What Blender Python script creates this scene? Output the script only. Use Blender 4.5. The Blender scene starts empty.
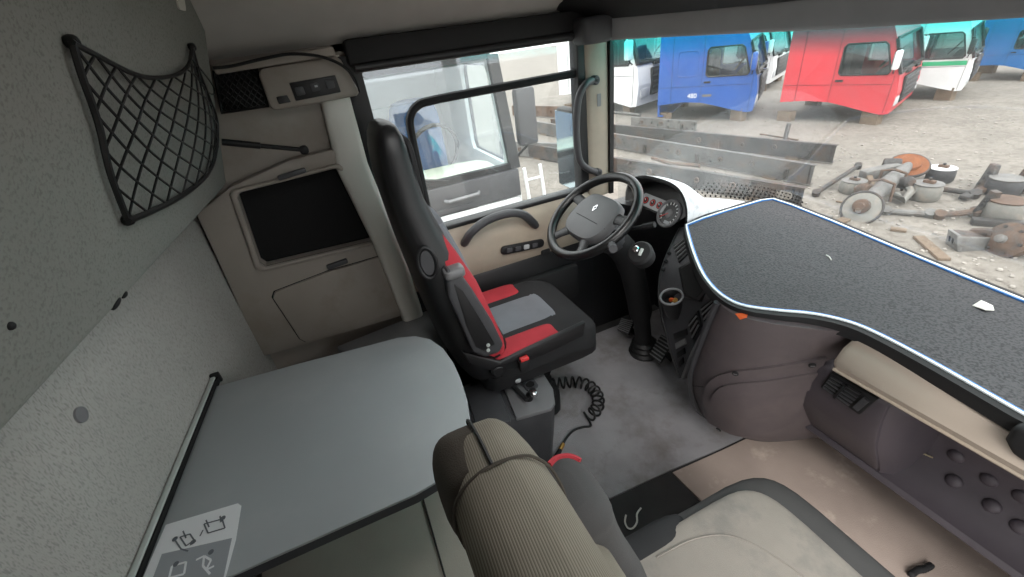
import bpy, bmesh, math, random
from mathutils import Vector, Matrix
from mathutils.bvhtree import BVHTree
random.seed(7)
V = Vector
sc = bpy.context.scene
col = sc.collection

# ------------------------------------------------------------------ camera
FPX = 428.0
CAM = V((0.75, -0.35, 1.80))
def _cdir(px, py):
    return V((px - 512.0, -(py - 288.5), -FPX)).normalized()
_up = -_cdir(610, 1000)                       # vanishing point of the verticals
_hy = 288.5 + ((296 - 512.0) * _up.x - FPX * _up.z) / _up.y
_X = -_cdir(296, _hy)                         # vanishing point of the cross-cab lines
_Y = _up.cross(_X)
RC = Matrix((_X, _Y, _up))                    # camera axes -> world axes
cam_data = bpy.data.cameras.new('camera')
cam_data.sensor_fit = 'HORIZONTAL'; cam_data.sensor_width = 36.0
cam_data.lens = FPX / 1024.0 * 36.0
cam_data.clip_start = 0.02; cam_data.clip_end = 300
cam = bpy.data.objects.new('camera', cam_data)
col.objects.link(cam)
cam.matrix_world = Matrix.Translation(CAM) @ RC.to_4x4()
sc.camera = cam

# ------------------------------------------------------------------ light
world = bpy.data.worlds.new('overcast_sky'); sc.world = world
world.use_nodes = True
_wn = world.node_tree.nodes; _wl = world.node_tree.links
_bg = _wn['Background']
_tc = _wn.new('ShaderNodeTexCoord'); _no = _wn.new('ShaderNodeTexNoise'); _cr = _wn.new('ShaderNodeValToRGB')
_no.inputs['Scale'].default_value = 2.2; _no.inputs['Detail'].default_value = 4
_cr.color_ramp.elements[0].position = 0.3; _cr.color_ramp.elements[0].color = (0.88, 0.90, 0.92, 1)
_cr.color_ramp.elements[1].position = 0.7; _cr.color_ramp.elements[1].color = (1.0, 0.985, 0.96, 1)
_wl.new(_tc.outputs['Generated'], _no.inputs['Vector']); _wl.new(_no.outputs['Fac'], _cr.inputs['Fac'])
_wl.new(_cr.outputs['Color'], _bg.inputs['Color'])
_bg.inputs['Strength'].default_value = 1.0
sun_d = bpy.data.lights.new('sun', 'SUN'); sun_d.energy = 0.9; sun_d.angle = math.radians(35); sun_d.color = (1.0, 0.97, 0.92)
sun = bpy.data.objects.new('sun', sun_d); col.objects.link(sun)
sun.rotation_euler = (math.radians(42), 0, math.radians(70))
sc.view_settings.view_transform = 'Standard'; sc.view_settings.look = 'None'
sc.view_settings.gamma = 1.0; sc.view_settings.use_curve_mapping = False
sc.view_settings.exposure = 2.0
sc.cycles.use_denoising = True
sc.cycles.max_bounces = 10; sc.cycles.diffuse_bounces = 6; sc.cycles.transparent_max_bounces = 16

# ------------------------------------------------------------------ helpers
def ray(px, py): return RC @ V((px - 512.0, -(py - 288.5), -FPX))
def PX(px, py, axis, val):
    r = ray(px, py); return CAM + r * ((val - CAM[axis]) / r[axis])
def PPL(px, py, p0, n):
    r = ray(px, py); return CAM + r * ((p0 - CAM).dot(n) / r.dot(n))
def PD(px, py, d): return CAM + ray(px, py) * (d / FPX)

def lin(c):
    return tuple(((x / 255.0) / 12.92 if x / 255.0 <= 0.04045 else ((x / 255.0 + 0.055) / 1.055) ** 2.4) for x in c) + (1.0,)

WORLD = {}; GEO = {}
class MB:
    def __init__(s): s.v = []; s.f = []
    def add(s, vs, fs, m=None):
        o = len(s.v)
        s.v += [(m @ V(p)) if m else V(p) for p in vs]
        s.f += [tuple(i + o for i in f) for f in fs]; return s
    def box(s, c, size, m=None):
        x, y, z = (k / 2 for k in size); c = V(c)
        vs = [c + V((a * x, b * y, d * z)) for a in (-1, 1) for b in (-1, 1) for d in (-1, 1)]
        return s.add(vs, [(0, 1, 3, 2), (4, 6, 7, 5), (0, 4, 5, 1), (2, 3, 7, 6), (0, 2, 6, 4), (1, 5, 7, 3)], m)
    def bar(s, a, b, w, h, up=(0, 0, 1)):
        a = V(a); b = V(b); d = b - a; L = d.length; d.normalize()
        r = d.cross(V(up)); r.normalize(); u = r.cross(d)
        m = Matrix(((d.x, r.x, u.x, a.x), (d.y, r.y, u.y, a.y), (d.z, r.z, u.z, a.z), (0, 0, 0, 1)))
        return s.box((L / 2, 0, 0), (L, w, h), m)
    def loft(s, secs, closed=True, cap=True, m=None):
        n = len(secs[0]); vs = [p for sec in secs for p in sec]; fs = []
        for i in range(len(secs) - 1):
            for j in range(n if closed else n - 1):
                k = (j + 1) % n
                fs.append((i * n + j, i * n + k, (i + 1) * n + k, (i + 1) * n + j))
        if cap and closed:
            fs.append(tuple(range(n - 1, -1, -1))); fs.append(tuple((len(secs) - 1) * n + j for j in range(n)))
        return s.add(vs, fs, m)
    def tube(s, pts, r, seg=8, closed=False, sx=1.0, sy=1.0, up=(0, 0, 1), cap=True):
        pts = [V(p) for p in pts]; n = len(pts); secs = []
        prev = None
        for i, p in enumerate(pts):
            if closed: t = pts[(i + 1) % n] - pts[i - 1]
            else: t = pts[min(i + 1, n - 1)] - pts[max(i - 1, 0)]
            t.normalize()
            if prev is None:
                a = t.cross(V(up))
                if a.length < 1e-3: a = t.cross(V((1, 0, 0)))
            else: a = prev - t * prev.dot(t)
            a.normalize(); prev = a; b = t.cross(a)
            rr = r[i] if isinstance(r, (list, tuple)) else r
            secs.append([p + a * (rr * sx * math.cos(2 * math.pi * k / seg)) + b * (rr * sy * math.sin(2 * math.pi * k / seg)) for k in range(seg)])
        if closed: secs.append(secs[0])
        return s.loft(secs, cap=cap and not closed)
    def lathe(s, prof, m=None, seg=20, cap=True):
        secs = [[V((r * math.cos(2 * math.pi * k / seg), r * math.sin(2 * math.pi * k / seg), z)) for k in range(seg)] for r, z in prof]
        return s.loft(secs, cap=cap, m=m)
    def prism(s, poly, d, m=None, z0=0.0):
        n = len(poly); vs = [V((p[0], p[1], z0)) for p in poly] + [V((p[0], p[1], z0 + d)) for p in poly]
        fs = [tuple(range(n - 1, -1, -1)), tuple(range(n, 2 * n))] + [(i, (i + 1) % n, n + (i + 1) % n, n + i) for i in range(n)]
        return s.add(vs, fs, m)
    def slab(s, pts, off):
        """world polygon extruded by vector off"""
        n = len(pts); off = V(off); vs = [V(p) for p in pts] + [V(p) + off for p in pts]
        fs = [tuple(range(n - 1, -1, -1)), tuple(range(n, 2 * n))] + [(i, (i + 1) % n, n + (i + 1) % n, n + i) for i in range(n)]
        return s.add(vs, fs)
    def ring(s, outer, inner, d, m=None, z0=0.0):
        """plate with a hole: outer and inner 2-D loops, star shaped about the hole's centre"""
        cx = sum(p[0] for p in inner) / len(inner); cy = sum(p[1] for p in inner) / len(inner)
        def angs(L): return [math.atan2(p[1] - cy, p[0] - cx) for p in L]
        A = sorted(set(round(a, 5) for a in angs(outer) + angs(inner)))
        def cast(L, a):
            dx, dy = math.cos(a), math.sin(a); best = None
            for i in range(len(L)):
                x1, y1 = L[i][0] - cx, L[i][1] - cy; x2, y2 = L[(i + 1) % len(L)][0] - cx, L[(i + 1) % len(L)][1] - cy
                ex, ey = x2 - x1, y2 - y1; den = dx * ey - dy * ex
                if abs(den) < 1e-12: continue
                t = (x1 * ey - y1 * ex) / den; u = (x1 * dy - y1 * dx) / den
                if t > 0 and -1e-4 <= u <= 1 + 1e-4 and (best is None or t < best): best = t
            best = best or 0.01
            return (cx + dx * best, cy + dy * best)
        n = len(A); vs = []
        for zz in (z0, z0 + d):
            vs += [V((*cast(outer, a), zz)) for a in A]; vs += [V((*cast(inner, a), zz)) for a in A]
        fs = []
        for i in range(n):
            k = (i + 1) % n
            fs += [(i, n + i, n + k, k), (2 * n + i, 2 * n + k, 3 * n + k, 3 * n + i), (i, k, 2 * n + k, 2 * n + i), (n + i, 3 * n + i, 3 * n + k, n + k)]
        return s.add(vs, fs, m)
    def sq(s, c, a, b, d, e1=0.35, e2=0.35, nu=20, nv=12, m=None, fn=None):
        """superquadric pillow, half sizes a b d"""
        c = V(c)
        def sp(x, e): return math.copysign(abs(x) ** e, x)
        secs = []
        for i in range(nv + 1):
            ph = -math.pi / 2 + math.pi * (0.012 + 0.976 * i / nv)
            row = []
            for j in range(nu):
                th = 2 * math.pi * (j + 0.5) / nu
                p = V((a * sp(math.cos(ph), e1) * sp(math.cos(th), e2), b * sp(math.cos(ph), e1) * sp(math.sin(th), e2), d * sp(math.sin(ph), e1)))
                if fn: p = fn(p)
                row.append(p + c)
            secs.append(row)
        return s.loft(secs, m=m)
    def build(s, name, mat, parent=None, bevel=0.0, bseg=2, ang=38, sub=0, flat=False):
        me = bpy.data.meshes.new(name)
        if s.v:
            lo = V([min(p[k] for p in s.v) for k in range(3)]); hi = V([max(p[k] for p in s.v) for k in range(3)])
            cen = (lo + hi) / 2
        else: cen = V((0, 0, 0))
        bm = bmesh.new()
        bvs = [bm.verts.new(p - cen) for p in s.v]
        for f in s.f:
            try: bm.faces.new([bvs[i] for i in f])
            except ValueError: pass
        bmesh.ops.recalc_face_normals(bm, faces=bm.faces)
        lim = math.radians(ang)
        if bevel > 0:
            ed = [e for e in bm.edges if len(e.link_faces) == 2 and e.calc_face_angle(0) > lim]
            bmesh.ops.bevel(bm, geom=ed, offset=bevel, segments=bseg, profile=0.5, affect='EDGES', clamp_overlap=True)
        for f in bm.faces: f.smooth = not flat
        for e in bm.edges:
            if len(e.link_faces) == 2: e.smooth = e.calc_face_angle(0) < lim
        bm.to_mesh(me); bm.free()
        me.materials.append(MATS[mat] if isinstance(mat, str) else mat)
        o = bpy.data.objects.new(name, me); col.objects.link(o)
        o.location = cen; w = Matrix.Translation(cen)
        if parent is not None:
            o.parent = parent; o.matrix_parent_inverse = WORLD[parent].inverted()
        if sub:
            md = o.modifiers.new('subdivision', 'SUBSURF'); md.levels = sub; md.render_levels = sub
        WORLD[o] = w; GEO[o] = (s.v, s.f)
        return o

def frame(o, x, y):
    """matrix with origin o, x axis x, y axis made square to it"""
    x = V(x).normalized(); z = x.cross(V(y)).normalized(); y = z.cross(x)
    return Matrix(((x.x, y.x, z.x, o[0]), (x.y, y.y, z.y, o[1]), (x.z, y.z, z.z, o[2]), (0, 0, 0, 1)))
def nframe(o, n, up=(0, 0, 1)):
    """z axis along n, y axis near up"""
    n = V(n).normalized(); x = V(up).cross(n).normalized(); y = n.cross(x)
    return Matrix(((x.x, y.x, n.x, o[0]), (x.y, y.y, n.y, o[1]), (x.z, y.z, n.z, o[2]), (0, 0, 0, 1)))
def rrect(w, h, r, n=4, cx=0, cy=0):
    out = []
    for sx, sy, a0 in ((1, 1, 0), (-1, 1, 90), (-1, -1, 180), (1, -1, 270)):
        for k in range(n + 1):
            a = math.radians(a0 + 90 * k / n)
            out.append((cx + sx * (w / 2 - r) + r * math.cos(a), cy + sy * (h / 2 - r) + r * math.sin(a)))
    return out
def circle(r, n=20, cx=0, cy=0): return [(cx + r * math.cos(2 * math.pi * k / n), cy + r * math.sin(2 * math.pi * k / n)) for k in range(n)]
def smooth(pts, n=6, closed=False):
    """Catmull-Rom through points"""
    pts = [V(p) for p in pts]; out = []; N = len(pts)
    for i in range(N if closed else N - 1):
        g = (lambda k: pts[k % N]) if closed else (lambda k: pts[max(0, min(N - 1, k))])
        p0, p1, p2, p3 = g(i - 1), g(i), g(i + 1), g(i + 2)
        for k in range(n):
            t = k / n
            out.append(0.5 * ((2 * p1) + (p2 - p0) * t + (2 * p0 - 5 * p1 + 4 * p2 - p3) * t * t + (3 * p1 - p0 - 3 * p2 + p3) * t ** 3))
    if not closed: out.append(pts[-1])
    return out
def dens(rows, n=4):
    """spline through rows of numbers"""
    out = []
    for i in range(len(rows) - 1):
        g = lambda k: rows[max(0, min(len(rows) - 1, k))]
        for k in range(n):
            t = k / n
            out.append(tuple(0.5 * (2 * b + (c - a) * t + (2 * a - 5 * b + 4 * c - d) * t * t + (3 * b - a - 3 * c + d) * t ** 3) for a, b, c, d in zip(g(i - 1), g(i), g(i + 1), g(i + 2))))
    return out + [tuple(rows[-1])]
def tag(o, label, cat=None, group=None, kind=None):
    o['label'] = label
    if cat: o['category'] = cat
    if group: o['group'] = group
    if kind: o['kind'] = kind
    return o
def thing(name, label, cat, loc=(0, 0, 0), rz=0.0, group=None):
    o = bpy.data.objects.new(name, None); col.objects.link(o)
    o.empty_display_size = 0.05; o.location = loc; o.rotation_euler = (0, 0, rz)
    WORLD[o] = Matrix.Translation(V(loc)) @ Matrix.Rotation(rz, 4, 'Z')
    return tag(o, label, cat, group)
def struct(o, label=None):
    o['kind'] = 'structure'
    if label: o['label'] = label
    return o
_BVH = {}
def hit(px, py, *objs):
    """point and normal where the pixel's line of sight meets an object (nearest miss: spiral outwards)"""
    for k in range(160):
        a = 2.4 * k; r_ = 1.2 * math.sqrt(k); best = None; r = ray(px + r_ * math.cos(a), py + r_ * math.sin(a)).normalized()
        for o in objs:
            if o not in _BVH: _BVH[o] = BVHTree.FromPolygons(*GEO[o])
            q = _BVH[o].ray_cast(CAM, r)
            if q[0] is not None and (best is None or q[3] < best[3]): best = q
        if best is not None:
            if k > 6: print('HIT spiral', px, py, objs[0].name, round(r_, 1))
            n = best[1] if best[1].dot(r) < 0 else -best[1]
            return best[0], n
    print('NO HIT', px, py, objs[0].name); return BVHTree.FromPolygons(*GEO[objs[0]]).find_nearest(PD(px, py, 1.5))[:2]
def text_part(name, body, size, mat, m, parent, depth=0.0006):
    cu = bpy.data.curves.new(name, 'FONT'); cu.body = body; cu.size = size; cu.align_x = 'CENTER'; cu.align_y = 'CENTER'; cu.extrude = depth
    t = bpy.data.objects.new(name, cu); col.objects.link(t)
    dg = bpy.context.evaluated_depsgraph_get(); me = bpy.data.meshes.new_from_object(t.evaluated_get(dg))
    bpy.data.objects.remove(t)
    mb = MB(); mb.add([v.co.copy() for v in me.vertices], [tuple(p.vertices) for p in me.polygons], m)
    bpy.data.meshes.remove(me)
    return mb.build(name, mat, parent)

# ------------------------------------------------------------------ materials
MATS = {}
def pm(name, c, rough=0.6, var=0.12, scale=6.0, bump=0.0, bscale=250.0, metal=0.0, spec=0.5, c2=None, c2scale=5.0, c2lo=0.5, c2hi=0.65, sheen=0.0):
    m = bpy.data.materials.new(name); m.use_nodes = True
    n = m.node_tree.nodes; l = m.node_tree.links; b = n['Principled BSDF']
    geo = n.new('ShaderNodeNewGeometry')
    no = n.new('ShaderNodeTexNoise'); no.inputs['Scale'].default_value = scale; no.inputs['Detail'].default_value = 5
    l.new(geo.outputs['Position'], no.inputs['Vector'])
    c = lin(c)
    cr = n.new('ShaderNodeValToRGB')
    cr.color_ramp.elements[0].position = 0.3; cr.color_ramp.elements[1].position = 0.7
    cr.color_ramp.elements[0].color = tuple(k * (1 - var) for k in c[:3]) + (1,)
    cr.color_ramp.elements[1].color = tuple(min(1, k * (1 + var)) for k in c[:3]) + (1,)
    l.new(no.outputs['Fac'], cr.inputs['Fac']); out = cr.outputs['Color']
    if c2:
        n2 = n.new('ShaderNodeTexNoise'); n2.inputs['Scale'].default_value = c2scale; n2.inputs['Detail'].default_value = 6; n2.inputs['Roughness'].default_value = 0.65
        l.new(geo.outputs['Position'], n2.inputs['Vector'])
        r2 = n.new('ShaderNodeMapRange'); r2.inputs['From Min'].default_value = c2lo; r2.inputs['From Max'].default_value = c2hi
        l.new(n2.outputs['Fac'], r2.inputs['Value'])
        mx = n.new('ShaderNodeMix'); mx.data_type = 'RGBA'; l.new(r2.outputs['Result'], mx.inputs['Factor'])
        l.new(out, mx.inputs['A']); mx.inputs['B'].default_value = lin(c2); out = mx.outputs['Result']
    l.new(out, b.inputs['Base Color'])
    b.inputs['Roughness'].default_value = rough; b.inputs['Metallic'].default_value = metal
    b.inputs['Specular IOR Level'].default_value = spec
    if sheen: b.inputs['Sheen Weight'].default_value = sheen
    if bump:
        nb = n.new('ShaderNodeTexNoise'); nb.inputs['Scale'].default_value = bscale; nb.inputs['Detail'].default_value = 3
        l.new(geo.outputs['Position'], nb.inputs['Vector'])
        bp = n.new('ShaderNodeBump'); bp.inputs['Strength'].default_value = bump; bp.inputs['Distance'].default_value = 0.004
        l.new(nb.outputs['Fac'], bp.inputs['Height']); l.new(bp.outputs['Normal'], b.inputs['Normal'])
    MATS[name] = m; return m

def fleck(name, c, cdark, vec_scale, rot, lo, hi, rough=0.95, bump=0.3):
    """woven headliner / carpet with small oblong flecks"""
    m = pm(name, c, rough, 0.08, 3.0); n = m.node_tree.nodes; l = m.node_tree.links; b = n['Principled BSDF']
    geo = n.new('ShaderNodeNewGeometry'); mp = n.new('ShaderNodeMapping')
    mp.inputs['Scale'].default_value = vec_scale; mp.inputs['Rotation'].default_value = rot
    l.new(geo.outputs['Position'], mp.inputs['Vector'])
    no = n.new('ShaderNodeTexNoise'); no.inputs['Scale'].default_value = 1.0; no.inputs['Detail'].default_value = 2
    l.new(mp.outputs['Vector'], no.inputs['Vector'])
    mr = n.new('ShaderNodeMapRange'); mr.inputs['From Min'].default_value = lo; mr.inputs['From Max'].default_value = hi
    l.new(no.outputs['Fac'], mr.inputs['Value'])
    src = b.inputs['Base Color'].links[0].from_socket
    mx = n.new('ShaderNodeMix'); mx.data_type = 'RGBA'
    l.new(mr.outputs['Result'], mx.inputs['Factor']); l.new(src, mx.inputs['A']); mx.inputs['B'].default_value = lin(cdark)
    l.new(mx.outputs['Result'], b.inputs['Base Color'])
    bp = n.new('ShaderNodeBump'); bp.inputs['Strength'].default_value = bump; bp.inputs['Distance'].default_value = 0.003
    l.new(no.outputs['Fac'], bp.inputs['Height']); l.new(bp.outputs['Normal'], b.inputs['Normal'])
    return m

def ribbed(name, c, cdark, direction, freq):
    m = pm(name, c, 0.95, 0.1, 8.0, spec=0.2); n = m.node_tree.nodes; l = m.node_tree.links; b = n['Principled BSDF']
    geo = n.new('ShaderNodeNewGeometry'); dt = n.new('ShaderNodeVectorMath'); dt.operation = 'DOT_PRODUCT'
    dt.inputs[1].default_value = direction; l.new(geo.outputs['Position'], dt.inputs[0])
    mu = n.new('ShaderNodeMath'); mu.operation = 'MULTIPLY'; mu.inputs[1].default_value = freq * 2 * math.pi; l.new(dt.outputs['Value'], mu.inputs[0])
    si = n.new('ShaderNodeMath'); si.operation = 'SINE'; l.new(mu.outputs[0], si.inputs[0])
    mr = n.new('ShaderNodeMapRange'); mr.inputs['From Min'].default_value = -0.2; mr.inputs['From Max'].default_value = -0.9
    l.new(si.outputs[0], mr.inputs['Value'])
    src = b.inputs['Base Color'].links[0].from_socket
    mx = n.new('ShaderNodeMix'); mx.data_type = 'RGBA'
    l.new(mr.outputs['Result'], mx.inputs['Factor']); l.new(src, mx.inputs['A']); mx.inputs['B'].default_value = lin(cdark)
    l.new(mx.outputs['Result'], b.inputs['Base Color'])
    bp = n.new('ShaderNodeBump'); bp.inputs['Strength'].default_value = 0.2; bp.inputs['Distance'].default_value = 0.001
    l.new(si.outputs[0], bp.inputs['Height']); l.new(bp.outputs['Normal'], b.inputs['Normal'])
    return m

def glass(name, tint=(1, 1, 1), refl=0.06, band=None, dusty=0.0):
    m = bpy.data.materials.new(name); m.use_nodes = True
    n = m.node_tree.nodes; l = m.node_tree.links
    n.remove(n['Principled BSDF']); out = n['Material Output']
    tr = n.new('ShaderNodeBsdfTransparent'); tr.inputs['Color'].default_value = (*tint, 1)
    gl = n.new('ShaderNodeBsdfGlossy'); gl.inputs['Roughness'].default_value = 0.02; gl.inputs['Color'].default_value = (0.9, 0.95, 1, 1)
    mx = n.new('ShaderNodeMixShader'); mx.inputs[0].default_value = refl
    if band:                                       # sun band: tinted film along the top edge of the screen
        z0, z1, c = band
        geo = n.new('ShaderNodeNewGeometry'); sp = n.new('ShaderNodeSeparateXYZ'); l.new(geo.outputs['Position'], sp.inputs[0])
        mr = n.new('ShaderNodeMapRange'); mr.inputs['From Min'].default_value = z0; mr.inputs['From Max'].default_value = z1
        l.new(sp.outputs['Z'], mr.inputs['Value'])
        mc = n.new('ShaderNodeMix'); mc.data_type = 'RGBA'; l.new(mr.outputs['Result'], mc.inputs['Factor'])
        mc.inputs['A'].default_value = (*tint, 1); mc.inputs['B'].default_value = (*c, 1); l.new(mc.outputs['Result'], tr.inputs['Color'])
    l.new(tr.outputs[0], mx.inputs[1]); l.new(gl.outputs[0], mx.inputs[2])
    last = mx
    if dusty:
        df = n.new('ShaderNodeBsdfDiffuse'); df.inputs['Color'].default_value = (0.7, 0.7, 0.68, 1)
        geo2 = n.new('ShaderNodeNewGeometry'); no = n.new('ShaderNodeTexNoise'); no.inputs['Scale'].default_value = 4; no.inputs['Detail'].default_value = 6
        l.new(geo2.outputs['Position'], no.inputs['Vector'])
        mr2 = n.new('ShaderNodeMapRange'); mr2.inputs['From Min'].default_value = 0.4; mr2.inputs['From Max'].default_value = 0.75; mr2.inputs['To Min'].default_value = dusty * 0.35; mr2.inputs['To Max'].default_value = dusty
        l.new(no.outputs['Fac'], mr2.inputs['Value'])
        m2 = n.new('ShaderNodeMixShader'); l.new(mr2.outputs['Result'], m2.inputs[0]); l.new(mx.outputs[0], m2.inputs[1]); l.new(df.outputs[0], m2.inputs[2]); last = m2
    l.new(last.outputs[0], out.inputs['Surface']); MATS[name] = m; return m

pm('black_plastic', (24, 24, 26), 0.45, 0.15, 20, 0.15, 600)
pm('soft_black', (18, 18, 20), 0.7, 0.15, 20, 0.1, 500)
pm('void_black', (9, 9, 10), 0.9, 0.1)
pm('dark_grey_plastic', (64, 64, 67), 0.5, 0.1, 15, 0.15, 700)
pm('mid_grey_plastic', (114, 114, 116), 0.45, 0.08, 10, 0.1, 700)
pm('light_grey_plastic', (172, 174, 176), 0.45, 0.06, 10)
pm('lit_deck', (222, 224, 226), 0.5, 0.06, 14, c2=(190, 192, 196), c2scale=30)  # pale tone holds the daylight falling on the dash top and hood
pm('dash_brown', (84, 76, 78), 0.5, 0.08, 7, 0.35, 900, c2=(92, 83, 84), c2scale=6)
pm('dash_dark', (74, 68, 74), 0.5, 0.1, 9, 0.3, 900)
pm('beige_trim', (156, 145, 131), 0.5, 0.06, 5, 0.12, 700, c2=(166, 152, 136), c2scale=4)
pm('beige_pad', (158, 146, 134), 0.6, 0.05, 6, 0.15, 400)
pm('beige_trim_shaded', (146, 138, 130), 0.5, 0.06, 5, 0.12, 700, c2=(136, 127, 118), c2scale=4)  # same plastic as the door trim, greyed to paint in weaker light
pm('header_grey', (132, 132, 133), 0.5, 0.06, 12, 0.1, 700)
pm('pale_trim', (205, 202, 194), 0.4, 0.05, 5, 0.1, 700)
pm('beige_floor', (162, 147, 138), 0.75, 0.12, 5, 0.3, 300, c2=(204, 188, 176), c2scale=7, c2lo=0.56, c2hi=0.78)
pm('grey_floor', (140, 138, 141), 0.8, 0.15, 6, 0.5, 260, c2=(112, 106, 104), c2scale=4.5, c2lo=0.5, c2hi=0.72)
pm('rubber_mat', (48, 47, 47), 0.85, 0.15, 12, 0.3, 200)
pm('mattress_cloth', (168, 163, 152), 0.95, 0.1, 5, 0.25, 300)
pm('grey_carpet', (96, 96, 96), 0.98, 0.12, 20, 0.5, 500)
pm('ceiling_cloth', (186, 183, 179), 0.95, 0.06, 9, 0.2, 400)
fleck('wall_cloth', (164, 162, 157), (136, 135, 130), (420, 420, 110), (0.5, 0.7, 0.2), 0.5, 0.68, bump=0.15)
fleck('bunk_cloth', (134, 135, 130), (116, 117, 112), (200, 200, 200), (0, 0, 0), 0.5, 0.7, bump=0.15)
fleck('tray_carpet', (80, 80, 82), (60, 60, 63), (150, 150, 150), (0, 0, 0.4), 0.45, 0.62, bump=0.9)
pm('table_grey', (158, 163, 165), 0.42, 0.05, 3, 0.08, 900, c2=(164, 168, 169), c2scale=3)
pm('table_edge', (52, 55, 60), 0.5, 0.08)
pm('aluminium', (190, 196, 192), 0.4, 0.05, 20, metal=0.25)
pm('chrome', (210, 212, 214), 0.12, 0.03, metal=1.0)
pm('sticker_white', (224, 226, 228), 0.45, 0.02)
pm('sticker_grey', (150, 154, 158), 0.45, 0.02)
pm('print_grey', (96, 100, 106), 0.5, 0.02)
pm('seat_black', (31, 31, 33), 0.85, 0.12, 14, 0.2, 500)
pm('seat_vinyl', (21, 21, 23), 0.45, 0.1, 14, 0.15, 500)
pm('seat_grey', (112, 115, 121), 0.92, 0.08, 12, 0.2, 600)
pm('seat_red', (168, 44, 54), 0.85, 0.1, 12, 0.2, 500)
pm('seat_charcoal', (66, 65, 65), 0.9, 0.08, 12, 0.2, 600)
pm('seat_beige', (130, 124, 117), 0.92, 0.08, 9, 0.25, 500, c2=(104, 102, 99), c2scale=7, c2lo=0.5, c2hi=0.75)
pm('seat_cover_dark', (66, 60, 53), 0.95, 0.15, 10, 0.3, 500)
ribbed('ribbed_cloth', (130, 124, 112), (98, 92, 82), (0.05, 1.0, 0.02), 330)
pm('piping_black', (24, 23, 22), 0.6, 0.1)
pm('rubber_black', (16, 16, 17), 0.5, 0.1)
pm('leather_black', (17, 17, 18), 0.28, 0.1, 40, 0.15, 500)
pm('airbag_grey', (84, 85, 87), 0.5, 0.06, 12, 0.12, 700)
pm('gauge_black', (16, 16, 18), 0.35, 0.1)
pm('gauge_white', (225, 226, 226), 0.5, 0.02)
pm('gauge_red', (190, 50, 50), 0.5, 0.02)
pm('blue_strip', (70, 130, 200), 0.2, 0.05, metal=0.3)
pm('white_strip', (228, 236, 240), 0.25, 0.03)
pm('orange_plastic', (215, 95, 45), 0.5, 0.05)
pm('buckle_red', (205, 50, 50), 0.45, 0.05)
pm('wire_white', (210, 208, 202), 0.4, 0.05)
pm('paper_white', (220, 218, 212), 0.8, 0.04)
pm('brass', (196, 150, 82), 0.3, 0.05, metal=0.9)
pm('straw', (186, 172, 142), 0.8, 0.1)
glass('window_glass', (0.96, 0.98, 0.98), 0.05, dusty=0.10)
glass('windscreen_glass', (0.97, 0.98, 0.98), 0.03, (1.61, 1.69, (0.30, 0.92, 0.90)), dusty=0.17)
glass('yard_glass', (0.60, 0.70, 0.70), 0.16)
glass('pale_glass', (0.86, 0.93, 0.93), 0.12)
pm('mirror', (190, 205, 210), 0.06, 0.02, metal=1.0)
pm('gravel', (118, 113, 106), 0.95, 0.15, 1.6, 0.9, 25, c2=(88, 82, 75), c2scale=14, c2lo=0.46, c2hi=0.72)
pm('pebble', (142, 137, 130), 0.95, 0.3, 3.0)
pm('steel_dark', (54, 52, 51), 0.6, 0.25, 4, 0.12, 30, metal=0.2, c2=(80, 60, 46), c2scale=4, c2lo=0.48, c2hi=0.7)
pm('steel_pale', (98, 97, 95), 0.6, 0.3, 6, 0.2, 60, metal=0.1, c2=(84, 76, 70), c2scale=8, c2lo=0.52, c2hi=0.75)
pm('steel_mid', (80, 79, 78), 0.6, 0.25, 5, 0.12, 30, metal=0.1, c2=(86, 70, 58), c2scale=5, c2lo=0.5, c2hi=0.7)
pm('steel_rust', (84, 66, 54), 0.85, 0.25, 9, 0.3, 60, c2=(68, 62, 58), c2scale=7)
pm('rust_orange', (112, 66, 36), 0.85, 0.2, 9, 0.3, 60)
pm('bag_grey', (108, 107, 102), 0.7, 0.12, 9, 0.2, 80, c2=(120, 114, 106), c2scale=8)
pm('bag_black', (46, 46, 48), 0.6, 0.15, 9)
pm('wood_weathered', (104, 90, 76), 0.9, 0.2, 14, 0.3, 80)
pm('paint_blue', (40, 80, 148), 0.35, 0.06, 2)
pm('paint_azure', (26, 92, 150), 0.35, 0.06, 2)
pm('paint_red', (182, 56, 64), 0.4, 0.06, 2)
pm('paint_white', (212, 214, 214), 0.35, 0.04, 2)
pm('paint_green', (40, 160, 110), 0.4, 0.05, 2)
pm('paint_teal', (44, 150, 150), 0.4, 0.06, 2)
pm('cab_inner', (40, 40, 42), 0.8, 0.15, 4)
pm('cab_dash_pale', (196, 196, 178), 0.7, 0.1, 6)
pm('blue_cloth', (44, 84, 130), 0.85, 0.15, 12)

# ================================================================== SETTING
FZ = 0.15          # cab floor
XL, XR = -1.10, 1.10
YB = -0.88
GZ = -0.60         # yard ground
g = MB()
N = 60
gx0, gx1, gy0, gy1 = -60.0, 40.0, -40.0, 60.0
g.add([V((gx0, gy0, GZ)), V((gx1, gy0, GZ)), V((gx1, gy1, GZ)), V((gx0, gy1, GZ))], [(0, 1, 2, 3)])
struct(g.build('ground', 'gravel'), 'pale trampled gravel ground of the scrapyard outside the cab')

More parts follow.
